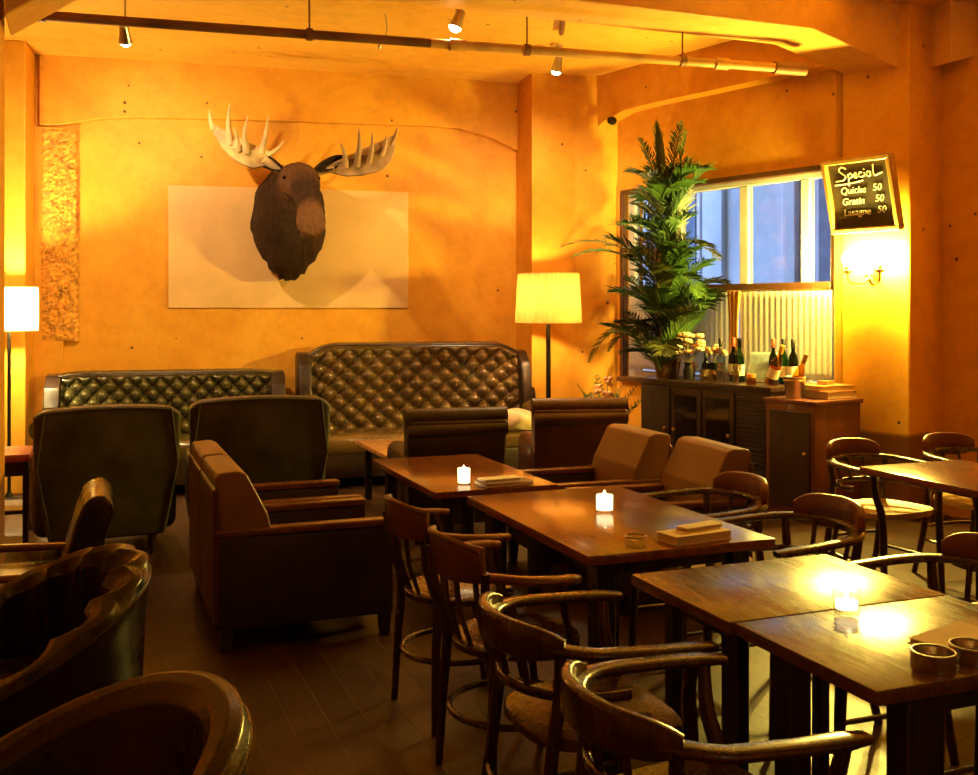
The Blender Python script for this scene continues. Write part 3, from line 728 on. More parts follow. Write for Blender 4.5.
# ------------------------------------------------------------------ tables
def table(label, x0, x1, y0, y1, H, mat, th=.032, leg=.07, ins=.06, insy=None, group='wooden cafe tables', apron=.055, pedestal=False):
    cx, cy = (x0 + x1) / 2, (y0 + y1) / 2; w, d = x1 - x0, y1 - y0
    iy = ins if insy is None else insy
    t = thing('cafe_table', label, 'table', (cx, cy, 0), 0, group)
    bm = nb(); rbox(bm, (0, 0, H - th / 2), (w, d, th), .004, 2); obj('tabletop', bm, mat, t)
    if pedestal:
        bm = nb(); rbox(bm, (0, 0, (H - th) / 2 + .02), (.085, .085, H - th - .04), .006, 1); obj('column', bm, 'blackwood', t)
        bm = nb(); rbox(bm, (0, 0, H - th - .015), (w * .7, d * .6, .03), .004, 1); obj('bearer', bm, 'blackwood', t)
        bm = nb(); rbox(bm, (0, 0, .025), (.50, .07, .05), .012); rbox(bm, (0, 0, .024), (.07, .56, .048), .012); obj('cross_base', bm, 'blackwood', t)
        return t
    bm = nb()
    for sx in (-1, 1): rbox(bm, (sx * (w / 2 - ins - leg / 2), 0, H - th - apron / 2), (.022, d - 2 * iy - leg, apron), .002, 1)
    for sy in (-1, 1): rbox(bm, (0, sy * (d / 2 - iy - leg / 2), H - th - apron / 2), (w - 2 * ins - leg, .022, apron), .002, 1)
    obj('apron', bm, 'blackwood', t)
    for sx in (-1, 1):
        for sy in (-1, 1):
            bm = nb(); rbox(bm, (sx * (w / 2 - ins - leg / 2), sy * (d / 2 - iy - leg / 2), (H - th) / 2), (leg, leg, H - th), .004, 1); obj('leg', bm, 'blackwood', t)
    return t
table('nearest worn wooden table with clear candle glass and round ashtrays', 1.492, 2.178, 1.667, 2.160, .72, 'top_worn', ins=.10, insy=.02, leg=.065)
table('worn wooden table pushed against the far end of the nearest table', 1.480, 2.178, 2.167, 2.664, .72, 'top_worn', ins=.07, leg=.04)
table('long red-brown table with frosted candle glass and stacked menus, between two rows of bentwood chairs', 1.460, 2.165, 2.900, 4.020, .72, 'top_red')
table('low lounge table with bright candle between the square lounge chairs', 1.567, 2.230, 4.775, 5.96, .60, 'top_red', leg=.06, group='low tables')
table('orange-lit wooden table at the right edge beside the pier', 3.535, 4.18, 3.10, 4.07, .72, 'top_red', pedestal=True)
table('honey-coloured coffee table in front of the high tufted sofa', 1.95, 2.75, 6.95, 7.95, .46, 'lightwood', leg=.05, group='low tables', apron=.05)

# ------------------------------------------------------------------ bentwood chairs (front -y)
def seat_outline(k=0):
    o = []
    for i in range(40):
        a = 2 * PI * i / 40; c, s = math.cos(a), math.sin(a); p = .62
        x = abs(c) ** p * (1 if c > 0 else -1); y = abs(s) ** p * (1 if s > 0 else -1)
        o.append((x * (.215 - .025 * y), y * .205))
    return o
def captain(label, loc, rz, seatmat='chairwood', crestmat='chairwood', ch=.088, span_=60):
    t = thing('bentwood_armchair', label, 'chair', loc, rz, 'bow-back bentwood armchairs')
    so = seat_outline(); bm = nb()
    loft(bm, [[(x * .9, y * .9, .425) for x, y in so], [(x, y, .432) for x, y in so], [(x, y, .452) for x, y in so], [(x * .97, y * .97, .459) for x, y in so], [(x * .8, y * .8, .452) for x, y in so], [(x * .3, y * .3, .448) for x, y in so]])
    obj('seat', bm, seatmat, t, 50)
    bow = []
    for p in ((-.240, -.225, .664), (-.248, -.16, .669), (-.250, -.06, .673), (-.245, .04, .678)): bow.append(V(*p))
    for k in range(1, 16):
        a = R(180 - 180 * k / 16); bow.append(V(.245 * math.cos(a), .05 + .205 * math.sin(a), .676 + .018 * math.sin(a)))
    bow += [V(-p.x, p.y, p.z) for p in bow[:4][::-1]]
    sc_ = [(1.0, 1)] * len(bow); n = len(bow); sc_[0] = sc_[-1] = (.8, .8); sc_[1] = sc_[-2] = (1.15, 1)
    bm = nb(); sweep(bm, bow, rect(.052, .024, .45), (0, 0, 1), sc_); obj('arm_bow', bm, 'chairwood', t, 60)
    cr = []; cs = []
    for k in range(21):
        a = R(90 + span_ - span_ * k / 10); e = abs(k / 10 - 1)
        cr.append(V(.243 * math.cos(a), .06 + .215 * math.sin(a), .652 + ch / 2 + .006 * (1 - e))); cs.append((1, max(.42, 1 - .58 * e ** 5)))
    bm = nb(); sweep(bm, cr, rect(.028, ch, .35), (0, .0, 1), cs); obj('crest', bm, crestmat, t, 60)
    hp = [V(.215 * math.cos(R(190 - 200 * k / 20)), .03 + .205 * math.sin(R(190 - 200 * k / 20)), .565) for k in range(21)]
    bm = nb(); sweep(bm, hp, rect(.02, .026, .4), (0, 0, 1)); obj('back_hoop', bm, 'chairwood', t, 60)
    for a in (65, 90, 115):
        c, s = math.cos(R(a)), math.sin(R(a))
        bm = nb(); tube(bm, [(.21 * c, .03 + .20 * s, .57), (.235 * c, .05 + .205 * s, .69)], .009, 8); obj('spindle', bm, 'chairwood', t)
    for sx in (-1, 1):
        bm = nb(); sweep(bm, spline([(sx * .20, -.205, 0), (sx * .198, -.195, .22), (sx * .198, -.185, .44), (sx * .222, -.165, .56), (sx * .243, -.17, .655)], 20), rect(.034, .034, .4), (0, 1, 0), [.8 + .3 * math.sin(PI * k / 20) for k in range(21)])
        obj('front_leg', bm, 'chairwood', t, 60)
        bm = nb(); sweep(bm, spline([(sx * .195, .27, 0), (sx * .185, .215, .22), (sx * .18, .185, .45), (sx * .185, .17, .57), (sx * .200, .175, .680)], 20), rect(.034, .030, .4), (0, 1, 0), [.85 + .2 * math.sin(PI * k / 20) for k in range(21)])
        obj('rear_leg', bm, 'chairwood', t, 60)
        bm = nb(); tube(bm, [(sx * .197, -.195, .20), (sx * .185, .215, .20)], .009, 8); obj('stretcher', bm, 'chairwood', t)
    hp = [V(.19 * math.cos(R(180 - 180 * k / 16)), .19 + .05 * math.sin(R(180 - 180 * k / 16)), .27) for k in range(17)]
    bm = nb(); tube(bm, hp, .010, 8); obj('stretcher', bm, 'chairwood', t)
    return t
c0 = captain('bow-back bentwood armchair nearest the camera, left of the nearest table', (1.185, 1.845, 0), 90)
dup(c0, (1.215, 2.415, 0), 90, 'bow-back bentwood armchair left of the two worn tables, second from the camera')
c1 = captain('bow-back bentwood armchair with tan seat in front of the mahogany cabinet', (3.89, 4.30, 0), 4, 'l_seat', 'l_crest', .128, 49)
dup(c1, (2.39, 3.73, 0), -90, 'bow-back bentwood armchair right of the long red-brown table, in front of the tan lounge chairs')
dup(c1, (2.385, 3.15, 0), -88, 'bow-back bentwood armchair at the right near corner of the long red-brown table')
dup(c1, (2.385, 2.41, 0), -90, 'bow-back bentwood armchair at the right edge, beside the second worn table')
dup(c1, (2.345, 1.825, 0), -90, 'bow-back bentwood armchair half under the right side of the nearest table')
dup(c1, (4.56, 4.31, 0), 0, 'bow-back bentwood armchair at the far right in front of the pier')

def slat_chair(label, loc, rz):
    t = thing('slat_back_armchair', label, 'chair', loc, rz, 'slat-back bentwood armchairs')
    bm = nb(); lathe(bm, [(0, .43), (.19, .43), (.205, .436), (.205, .455), (.19, .464), (.15, .455), (0, .452)], n=36); obj('seat', bm, 'chairwood', t, 50)
    def arc(r, y0, a0, a1, z, n=20, dy=0): return [V(r * math.sin(R(a0 + (a1 - a0) * k / n)), y0 + r * math.cos(R(a0 + (a1 - a0) * k / n)) + dy, z) for k in range(n + 1)]
    bm = nb(); pts = arc(.30, -.04, -36, 36, .735); sweep(bm, pts, rect(.018, .135, .3), (0, .12, 1), [(1, .82 + .18 * math.cos((k / 10 - 1) * PI / 2)) for k in range(21)]); obj('back_panel', bm, 'chairwood2', t, 60)
    bm = nb(); tube(bm, [p + V(0, .012, .066 - .024 * (1 - math.cos((k / 10 - 1) * PI / 2))) for k, p in enumerate(pts)], .010, 8); obj('top_rim', bm, 'chairwood2', t)
    for x in (-.115, -.04, .04, .115):
        bm = nb(); sweep(bm, [(x * 1.0, .19 - abs(x) * .3, .45), (x * 1.05, .235 - abs(x) * .35, .57), (x * 1.1, .25 - abs(x) * .35, .70)], rect(.030, .010, .4), (0, 1, 0)); obj('back_slat', bm, 'chairwood', t)
    for sx in (-1, 1):
        pts = spline([(sx * .185, .195, .700), (sx * .240, .10, .692), (sx * .260, .03, .688), (sx * .262, -.02, .685), (sx * .250, -.075, .682)], 20)
        bm = nb(); sweep(bm, pts, rect(.050, .026, .45), (0, 0, 1), [(.7 + .35 * min(1, k / 10), 1) if k < 19 else (.8, .9) for k in range(21)]); obj('arm', bm, 'chairwood2', t, 60)
        bm = nb(); sweep(bm, spline([(sx * .178, -.10, .44), (sx * .215, -.06, .54), (sx * .25, -.01, .685)], 12), rect(.026, .026, .4), (0, 1, 0)); obj('arm_post', bm, 'chairwood', t)
        bm = nb(); sweep(bm, spline([(sx * .185, -.20, 0), (sx * .165, -.16, .25), (sx * .150, -.13, .44)], 14), rect(.030, .030, .45), (0, 1, 0), [.75 + .35 * k / 14 for k in range(15)]); obj('front_leg', bm, 'chairwood', t)
        bm = nb(); sweep(bm, spline([(sx * .190, .185, 0), (sx * .176, .175, .25), (sx * .168, .165, .46), (sx * .185, .20, .60), (sx * .205, .215, .72)], 18), rect(.032, .032, .45), (0, 1, 0), [.8 + .25 * math.sin(PI * k / 18) for k in range(19)]); obj('rear_leg', bm, 'chairwood', t)
    bm = nb(); tube(bm, [(.20 * math.cos(2 * PI * k / 36), .20 * math.sin(2 * PI * k / 36) + .015, .235) for k in range(36)], .011, 8, True); obj('ring_stretcher', bm, 'chairwood', t)
    return t
s0 = slat_chair('slat-back bentwood armchair with curved back panel left of the long table, nearer of two', (1.275, 3.05, 0), 96)
dup(s0, (1.295, 3.65, 0), 96, 'slat-back bentwood armchair with curved back panel beside the lounge chair side panel')

# ------------------------------------------------------------------ tub chairs (front -y)
def tub(label, loc, rz, pleats, worn, W=.74, Hb=.76, Ha=.60):
    t = thing('tub_chair', label, 'armchair', loc, rz, 'leather tub chairs')
    def prof(a):       # a: -1..1 around the open shell, 0 = middle of the back
        th = a * R(128); c, s = math.cos(th), math.sin(th)
        h = Ha + (Hb - Ha) * max(0, math.cos(min(PI / 2, abs(th) * .72))) ** 1.2
        return s, c, h
    bm = nb(); ring = [(.0, -.10, .12), (.015, 0, .14), (.035, 0, .45), (.05, .02, .82), (.062, .03, .92), (.066, .03, .97), (.045, .02, 1.01), (.0, 0, 1.02), (-.045, -.01, 1.0), (-.072, -.02, .95), (-.07, -.025, .88), (-.06, -.02, .72), (-.045, 0, .55)]
    ring = [(o * (.72 if pleats else .62), z, f) for o, z, f in ring]
    K = len(ring) - 1
    def fn(u, v):
        s, c, h = prof(u * 2 - 1); f = v * K; i = min(int(f), K - 1); q = f - i
        a, b = ring[i], ring[i + 1]; o = a[0] + (b[0] - a[0]) * q; zf = a[2] + (b[2] - a[2]) * q
        if pleats and f > K * .42:
            o += (abs(math.sin(PI * u * pleats)) ** .85 - .55) * .046 * min(1, (f / K - .42) / .14)
        rx, ry = W / 2 - .05 + o, W / 2 - .04 + o
        z = .12 + (h - .12) * (zf - .12) / .90 if zf > .12 else .12
        end = max(0, abs(u * 2 - 1) - .93) / .07
        return V(rx * s, ry * c * 1.02, z - .03 * end * end)
    grid(bm, fn, 200, 60); sh = obj('shell', bm, worn, t, 180)
    bm = nb()
    for u in (0, 1):
        ringv = [fn(u, v / 40) for v in range(41)]; vs = [bm.verts.new(p) for p in ringv]; bm.faces.new(vs)
    bmesh.ops.triangulate(bm, faces=bm.faces[:]); obj('arm_front', bm, 'l_tub', t)
    bm = nb(); tube(bm, [fn(k / 60, .40) + V(0, 0, .0) for k in range(61)], .006, 6); obj('piping', bm, worn, t)
    bm = nb(); cushion(bm, (0, -.05, .37), (W - .24, W - .16, .17), .06, .03); obj('seat_cushion', bm, 'l_tub', t)
    bm = nb(); rbox(bm, (0, -.03, .22), (W - .26, W - .2, .20), .04); obj('seat_base', bm, 'l_tub', t)
    for sx in (-1, 1):
        for y in (-.24, .22):
            bm = nb(); lathe(bm, [(0, 0), (.018, 0), (.026, .13), (0, .13)], (sx * .24, y, 0), 10); obj('leg', bm, 'darkwood', t)
    return t
tub('smooth black-brown leather tub chair in the bottom left corner, nearest the camera', (-.10, 2.02, 0), -72, 0, 'l_tubworn', .76, .755, .50)
tub('glossy black leather tub chair with gathered folds inside its rounded back', (-.235, 3.14, 0), -74, 10, 'l_tub', .77, .79, .51)
def easy(label, loc, rz):
    t = thing('easy_chair', label, 'armchair', loc, rz)
    bm = nb(); prism(bm, [(.19, .36), (.31, .36), (.40, .66), (.42, .72), (.415, .755), (.385, .785), (.345, .785), (.31, .76), (.28, .69)], -.24, .24, 'x', .045, 5); obj('back', bm, 'l_tub', t, 60)
    bm = nb(); cushion(bm, (0, -.04, .38), (.50, .54, .15), .05, .02); obj('seat_cushion', bm, 'l_tub', t)
    bm = nb(); rbox(bm, (0, 0, .27), (.52, .60, .09), .01); obj('seat_frame', bm, 'darkwood', t)
    for sx in (-1, 1):
        bm = nb(); sweep(bm, spline([(sx * .26, -.34, .50), (sx * .265, -.05, .51), (sx * .255, .30, .50)], 12), rect(.06, .028, .45), (0, 0, 1)); obj('arm', bm, 'armwood', t, 60)
        for y0, y1 in ((-.30, -.28), (.34, .26)):
            bm = nb(); sweep(bm, [(sx * .255, y0, 0), (sx * .255, y1, .50)], rect(.034, .034, .4), (0, 1, 0)); obj('leg', bm, 'darkwood', t)
    return t
easy('slim dark leather easy chair with reclined back at the left edge behind the tub chairs', (-.33, 4.42, 0), -90)

# small red side table by the left column
st = thing('side_table', 'small red-topped wooden side table at the left edge beside the leftmost armchair', 'side table', (-.585, 7.40, 0))
bm = nb(); rbox(bm, (0, 0, .545), (.46, .46, .05), .006); obj('tabletop', bm, 'redtable', st)
bm = nb(); rbox(bm, (0, 0, .475), (.42, .42, .09), .004, 1); obj('apron', bm, 'darkwood', st)
bm = nb(); rbox(bm, (0, 0, .20), (.42, .42, .025), .004, 1); obj('shelf', bm, 'darkwood', st)
for sx in (-1, 1):
    for sy in (-1, 1):
        bm = nb(); rbox(bm, (sx * .205, sy * .205, .26), (.035, .035, .52), .003, 1); obj('leg', bm, 'darkwood', st)

# ------------------------------------------------------------------ counter by the window (local x = t, y = -off)
cb = thing('bar_sideboard', 'long dark louvred sideboard under the window carrying bottles', 'sideboard', RW(0, 0), WR)
X0, X1, F0, F1 = 1.36, 2.73, .07, .50
bm = nb(); span(bm, X0, X1, -F1, -F0, .88, .915, .005); obj('sideboard_top', bm, 'darkwood', cb)
bm = nb(); span(bm, X0 + .02, X1 - .02, -F1 + .03, -F0 - .01, .06, .88, .004, 1); obj('body', bm, 'darkwood', cb)
bm = nb(); span(bm, X0 + .04, X1 - .04, -F1 + .05, -F0 - .03, 0, .06); obj('plinth', bm, 'darkwood', cb)
for i in range(3):
    a = X0 + .05 + i * .33
    bm = nb(); span(bm, a, a + .31, -F1 + .008, -F1 + .03, .12, .85, .004, 1); dr = obj('door', bm, 'darkwood', cb)
    if i:
        bm = nb(); span(bm, a + .04, a + .27, -F1 + .003, -F1 + .009, .17, .80); obj('door_pane', bm, 'blackglass', dr)
    bm = nb(); sphere(bm, (a + (.27 if i != 1 else .04), -F1 - .006, .52), .016, 2); obj('knob', bm, 'brass', dr)
bm = nb(); a = X0 + .05 + 3 * .33
span(bm, a, X1 - .05, -F1 + .022, -F1 + .03, .12, .85)
for k in range(21): rbox(bm, ((a + X1 - .05) / 2, -F1 + .016, .14 + k * .034), (X1 - .05 - a, .022, .012), .002, 1, Matrix.Rotation(R(28), 3, 'X'))
obj('louvred_door', bm, 'darkwood', cb)

rc = thing('mahogany_cabinet', 'square mahogany cabinet with dark door at the near end of the sideboard', 'cabinet', (4.876, 6.095, 0), 12)
bm = nb(); rbox(bm, (0, 0, .42), (.49, .44, .80), .006); obj('body', bm, 'redwood', rc)
bm = nb(); rbox(bm, (0, 0, .835), (.52, .47, .03), .005); obj('cabinet_top', bm, 'redwood', rc)
bm = nb(); rbox(bm, (-.25, 0, .43), (.016, .36, .68), .004, 1); dr = obj('door', bm, 'darkwood', rc)
bm = nb(); sphere(bm, (-.264, -.14, .48), .014, 2); obj('knob', bm, 'brass', dr)
bm = nb(); rbox(bm, (0, 0, .015), (.40, .40, .03), .002, 1); obj('plinth', bm, 'darkwood', rc)

def book(label, loc, rz, s, mat):
    t = thing('book', label, 'book', loc, rz, 'books on the mahogany cabinet')
    bm = nb(); x, y, z = s
    for zz in (.002, z - .002): rbox(bm, (0, 0, zz), (x, y, .004), .001, 1)
    rbox(bm, (0, y / 2 - .002, z / 2), (x, .004, z), .001, 1); obj('cover', bm, mat, t)
    bm = nb(); rbox(bm, (0, 0, z / 2), (x - .012, y - .012, z - .008), .001, 1); obj('pages', bm, 'paper', t)
    return t
book('thick brown book lying lowest on the mahogany cabinet', (5.0, 6.06, .85), 10, (.31, .23, .055), 'books2')
book('orange-brown book on top of the thick brown book', (4.98, 6.08, .905), 3, (.33, .24, .04), 'books')
book('small brown notebook on top of the orange-brown book', (4.97, 6.07, .945), 18, (.1, .08, .03), 'books')

# ------------------------------------------------------------------ things on the sideboard
ZT = .915
def bottle(label, t_, off, h, r, mat, cap='black', lab=True, tilt=None, z=ZT):
    t = thing('wine_bottle', label, 'bottle', RW(t_, off, z), WR, 'bottles on the sideboard')
    if tilt: t.rotation_euler = tilt
    s = h / .32
    bm = nb(); lathe(bm, [(0, 0), (r * .9, 0), (r, .01), (r, .17 * s), (r * .85, .20 * s), (.40 * r, .235 * s), (.36 * r, .295 * s), (.42 * r, .30 * s), (.42 * r, .31 * s), (0, .312 * s)], n=20); obj('body', bm, mat, t)
    bm = nb(); lathe(bm, [(.43 * r, .255 * s), (.46 * r, .256 * s), (.46 * r, h), (.40 * r, h + .003), (0, h + .003)], n=16, cap=False); obj('capsule', bm, cap, t)
    if lab:
        bm = nb(); lathe(bm, [(r + .0008, .05 * s), (r + .0015, .05 * s), (r + .0015, .13 * s), (r + .0008, .13 * s)], n=20, cap=False); obj('label', bm, 'label', t)
    return t
bottle('clear pale bottle with dark cap, left of the green wine bottles', 2.05, .25, .34, .036, 'gl_blue', 'black', False)
bottle('dark wine bottle between the clear bottle and the green one', 2.14, .20, .345, .037, 'gl_dark', 'cork')
bottle('bright green wine bottle with cream label', 2.24, .25, .345, .038, 'gl_green', 'gl_green')
bottle('slim dark bottle with red capsule in the middle of the sideboard', 2.48, .14, .345, .034, 'gl_dark', 'cork', False)
bottle('dark green wine bottle, left of the two behind the gold bottle', 2.575, .14, .345, .037, 'gl_green', 'black')
bottle('dark green wine bottle, rightmost of the upright bottles', 2.665, .14, .345, .037, 'gl_dark', 'black')
bottle('amber bottle leaning at the near end of the sideboard', 2.62, .36, .31, .042, 'gl_amber', 'gold', True, (R(0), R(22), R(WR)), ZT + .017)
bk0 = bottle('gold-foiled bottle leaning in the pale ice bucket', 2.83, .20, .33, .038, 'gl_amber', 'gold', False, (R(0), R(24), R(WR)), ZT + .03); bk0.location = (4.715, 6.14, .868)
bottle('short dark bottle left of the tall bottles', 1.94, .30, .22, .034, 'gl_dark', 'black', True)
bk = thing('ice_bucket', 'pale ice bucket holding a leaning bottle on the left edge of the mahogany cabinet', 'bucket', (4.735, 6.12, .85), WR)
bm = nb(); lathe(bm, [(0, 0), (.062, 0), (.078, .15), (.083, .155), (.078, .158), (.073, .15), (.058, .012), (0, .012)], n=28, cap=False); obj('bucket', bm, 'steel', bk)
bm = nb(); tube(bm, [(.078 * math.cos(2 * PI * k / 32), .078 * math.sin(2 * PI * k / 32), .13) for k in range(32)], .004, 6, True); obj('band', bm, 'brass', bk)
# framed pale picture leaning on the window
pf = thing('leaning_picture', 'small pale blue framed picture leaning against the curtain behind the bottles', 'picture', RW(2.355, .14, ZT), WR)
tm = Matrix.Rotation(R(-12), 4, 'X')
bm = nb(); span(bm, -.13, .13, -.012, .012, 0, .24, .004, 1); bmesh.ops.transform(bm, matrix=tm, verts=bm.verts); obj('frame', bm, 'white', pf)
bm = nb(); span(bm, -.11, .11, -.016, -.010, .02, .22); bmesh.ops.transform(bm, matrix=tm, verts=bm.verts); obj('picture', bm, plain('pale blue print', (.45, .58, .78), .4, 0, .4, 14), pf)
def tumbler(label, t_, off, h, r, stem):
    t = thing('drinking_glass', label, 'glass', RW(t_, off, ZT), WR, 'glasses on the sideboard')
    bm = nb()
    if stem: lathe(bm, [(0, 0), (r * .9, .002), (r * .85, .006), (.006, .012), (.005, h * .5), (r * .7, h * .58), (r, h * .75), (r * .9, h), (r * .86, h), (r * .95, h * .75), (r * .6, h * .6), (0, h * .56)], n=18, cap=False)
    else: lathe(bm, [(0, 0), (r * .85, 0), (r, h), (r * .94, h), (r * .8, .012), (0, .012)], n=18, cap=False)
    obj('bowl', bm, 'sparkle', t); return t
GL = [(2.02, .42, .10, .032, 0), (2.10, .43, .10, .032, 0), (2.18, .42, .10, .032, 0), (2.26, .43, .09, .03, 0), (2.34, .42, .10, .032, 0), (1.93, .43, .15, .034, 1), (2.14, .35, .15, .034, 1), (2.30, .35, .15, .034, 1)]
GN = ['short tumbler in front of the clear pale bottle', 'short tumbler in front of the dark wine bottle', 'short tumbler in front of the bright green bottle', 'short tumbler just right of the bright green bottle',
      'short tumbler in front of the leaning blue picture', 'stemmed glass in front of the short dark bottle', 'stemmed glass behind the tumblers, left of the green bottle', 'stemmed glass behind the tumblers, right of the green bottle']
for a, n_ in zip(GL, GN): tumbler(n_, *a)
for t_, off, n_ in ((2.50, .43, 'small orange-lidded jar left of the amber bottle'), (2.58, .27, 'small orange-lidded jar under the dark green bottle'), (2.06, .36, 'small orange-lidded jar among the tumblers')):
    j = thing('small_jar', n_, 'jar', RW(t_, off, ZT), WR, 'small jars on the sideboard')
    bm = nb(); lathe(bm, [(0, 0), (.035, 0), (.036, .05), (.03, .06), (0, .06)], n=16); obj('jar_body', bm, 'gl_amber', j)
    bm = nb(); lathe(bm, [(.034, .058), (.034, .085), (0, .087)], n=16); obj('lid', bm, 'orange', j)
# flowers in two dark vases
def bouquet(label, t_, off, seed, h, n, mats):
    rr = random.Random(seed)
    t = thing('flower_vase', label, 'flowers', RW(t_, off, ZT), WR, 'flower vases on the sideboard')
    bm = nb(); lathe(bm, [(0, 0), (.045, 0), (.05, .06), (.035, .12), (.045, .14), (.04, .14), (.03, .12), (0, .11)], n=18, cap=False); obj('vase', bm, 'black', t)
    for k in range(n):
        a = rr.uniform(0, 2 * PI); r = rr.uniform(.02, .12); z = rr.uniform(.2, h); c = V(r * math.cos(a), r * math.sin(a), z)
        bm = nb(); tube(bm, [(0, 0, .12), c * .6 + V(0, 0, .05), c], .003, 5); s = obj('stem', bm, 'stem', t)
        bm = nb()
        for p in range(9):
            q = p * 2.4; d = V(math.cos(q) * .02, math.sin(q) * .02, .004 * (p % 3)); sphere(bm, c + d, .023, 1, (1, 1, .7))
        obj('blossom', bm, mats[k % len(mats)], s)
    return t
bouquet('dark vase of peach and cream flowers at the foot of the palm', 1.80, .34, 3, .38, 16, ['petal', 'petal2', 'petal2'])
bouquet('small dark vase of cream flowers between the palm and the bottles', 1.92, .20, 8, .27, 10, ['petal2', 'petal2', 'petal'])

# cafe curtains
def curtain(label, t0, t1, z0, z1, mat, waves, amp, pinch=0, off=.012):
    bm = nb()
    def fn(u, v):
        k = 1 - pinch * math.sin(PI * v) ; x = (t0 + t1) / 2 + (u - .5) * (t1 - t0) * k
        return (x, -off - .02 + amp * math.sin(2 * PI * waves * u) * (.6 + .4 * v), z0 + (z1 - z0) * v)
    grid(bm, fn, int(waves * 12), 12); o = obj('cafe_curtain', bm, mat, None, 180); o.modifiers.new('thick', 'SOLIDIFY').thickness = .002
    o.location = (CX, CY, 0); o.rotation_euler = (0, 0, R(WR)); tag(o, label, 'curtain', 'curtains on the lower window'); return o
curtain('sheer pale cafe curtain left of the orange-lit tied strip, behind the palm', .80, 1.99, .95, 1.63, 'curtain', 22, .0014)
curtain('sheer pale cafe curtain right of the orange-lit tied strip, behind the bottles', 2.07, 2.925, .95, 1.63, 'curtain', 16, .0014)
curtain('narrow curtain strip coloured as orange-lit, gathered at the window mullion', 1.96, 2.10, .95, 1.64, 'curtain_lit', 3, .014, .35, .042)
bm = nb(); tube(bm, [(.78, -.012, 1.64), (2.88, -.012, 1.64)], .008, 8); o = obj('curtain_rod', bm, 'brass'); o.location = (CX, CY, 0); o.rotation_euler = (0, 0, R(WR)); tag(o, 'thin brass curtain rod across the middle of the window', 'curtain rod')

# ------------------------------------------------------------------ palm
def frond(bm, base, d0, length, droop, width, rr, up=1.0, n=34):
    pts = []; p = Vector(base); d = Vector(d0).normalized()
    for k in range(n + 1):
        pts.append(p.copy()); p = p + d * (length / n); d = (d + V(0, 0, -droop / n)).normalized()
    tube(bm, pts, [.008 * (1 - k / n) + .002 for k in range(n + 1)], 5)
    for k in range(3, n + 1):
        f = k / n; t = (pts[k] - pts[k - 1]).normalized(); s = t.cross(V(0, 0, 1))
        if s.length < .2: s = t.cross(V(1, .3, 0))
        s.normalize(); w = s.cross(t)
        L = width * (math.sin(PI * min(1, f * .88 + .10)) ** .6) * rr.uniform(.8, 1.1)
        for sx in (-1, 1):
            dd = (s * sx * 1.0 + t * rr.uniform(.8, 1.25) + w * rr.uniform(.05, .45)).normalized()
            a = pts[k]; m = a + dd * L * .5; e = a + dd * L + V(0, 0, -L * rr.uniform(.02, .25))
            h = t * .0085
            v = [bm.verts.new(q) for q in (a - h * .5, m - h + w * .003, e, m + h + w * .003, a + h * .5)]
            bm.faces.new(v)
def palm():
    rr = random.Random(11)
    t = thing('potted_palm', 'tall potted palm with feathery green fronds in front of the window', 'plant', RW(1.55, .33, ZT), WR)
    bm = nb(); lathe(bm, [(0, 0), (.09, 0), (.115, .15), (.12, .16), (.11, .16), (.10, .13), (0, .13)], n=24, cap=False); obj('pot', bm, 'pot', t)
    bm = nb(); lathe(bm, [(0, .13), (.10, .135), (0, .142)], n=20, cap=False); obj('soil', bm, 'soil', t)
    spec = []
    # x = along the wall towards the camera, -y = into the room
    for k in range(64):
        z = .03 + 1.46 * (k / 63) ** 1.25 + rr.uniform(-.08, .08)
        az = rr.uniform(0, 2 * PI); el = rr.uniform(.45, 1.32) + .15 * k / 63
        spec.append((z, az, el, rr.uniform(.42, .66) * (1 - .22 * k / 63), rr.uniform(.5, 1.3), rr.uniform(.20, .31)))
    spec += [(1.55, .3, 1.35, .55, .3, .16), (1.60, 2.2, 1.45, .50, .25, .15), (1.50, 1.0, 1.3, .50, .35, .17), (1.48, 3.4, 1.25, .52, .4, .17)]
    sp2 = [(.70, 3.2, .78, 1.42, 1.15, .13), (.62, 3.35, .95, 1.15, 1.5, .13), (.22, 3.2, .75, .95, 2.2, .12), (.40, 3.5, .35, .7, 1.6, .16), (1.0, .05, .55, .65, 1.5, .2), (.75, 5.9, .5, .6, 1.6, .2)]
    cane = [(-.05, -.03), (.04, .02), (0, -.06), (.06, -.05), (-.03, .05)]
    for i, (x, y) in enumerate(cane):
        bm = nb(); tube(bm, spline([(x, y, .12), (x * 1.6, y * 1.5, .8), (x * 1.2 - .03, y * .8, 1.62 - .12 * i)], 12), [.013 - .0006 * k for k in range(13)], 7); obj('cane', bm, 'stem', t)
    for i, (z, az, el, L, dr, w) in enumerate(spec + sp2):
        x, y = cane[i % 5]
        dx, dy = math.cos(az), math.sin(az)
        if dy > .25: dy *= .35            # the wall is close behind
        bm = nb(); frond(bm, (x * 1.5, y * 1.3, z + .05), (dx * math.cos(el), dy * math.cos(el), math.sin(el)), L, dr, w, rr)
        obj('frond', bm, 'leaf' if i % 4 else 'leaf2', t, 80)
    # unopened spear leaf on top
    bm = nb(); pts = spline([(-.03, 0, 1.62), (-.08, -.01, 1.95), (-.10, -.02, 2.18)], 10)
    sweep(bm, pts, rect(.09, .02, .45), (0, 1, 0), [.35, .6, .8, .95, 1, 1, .9, .75, .5, .25, .06]); obj('spear_leaf', bm, 'leaf2', t, 80)
palm()
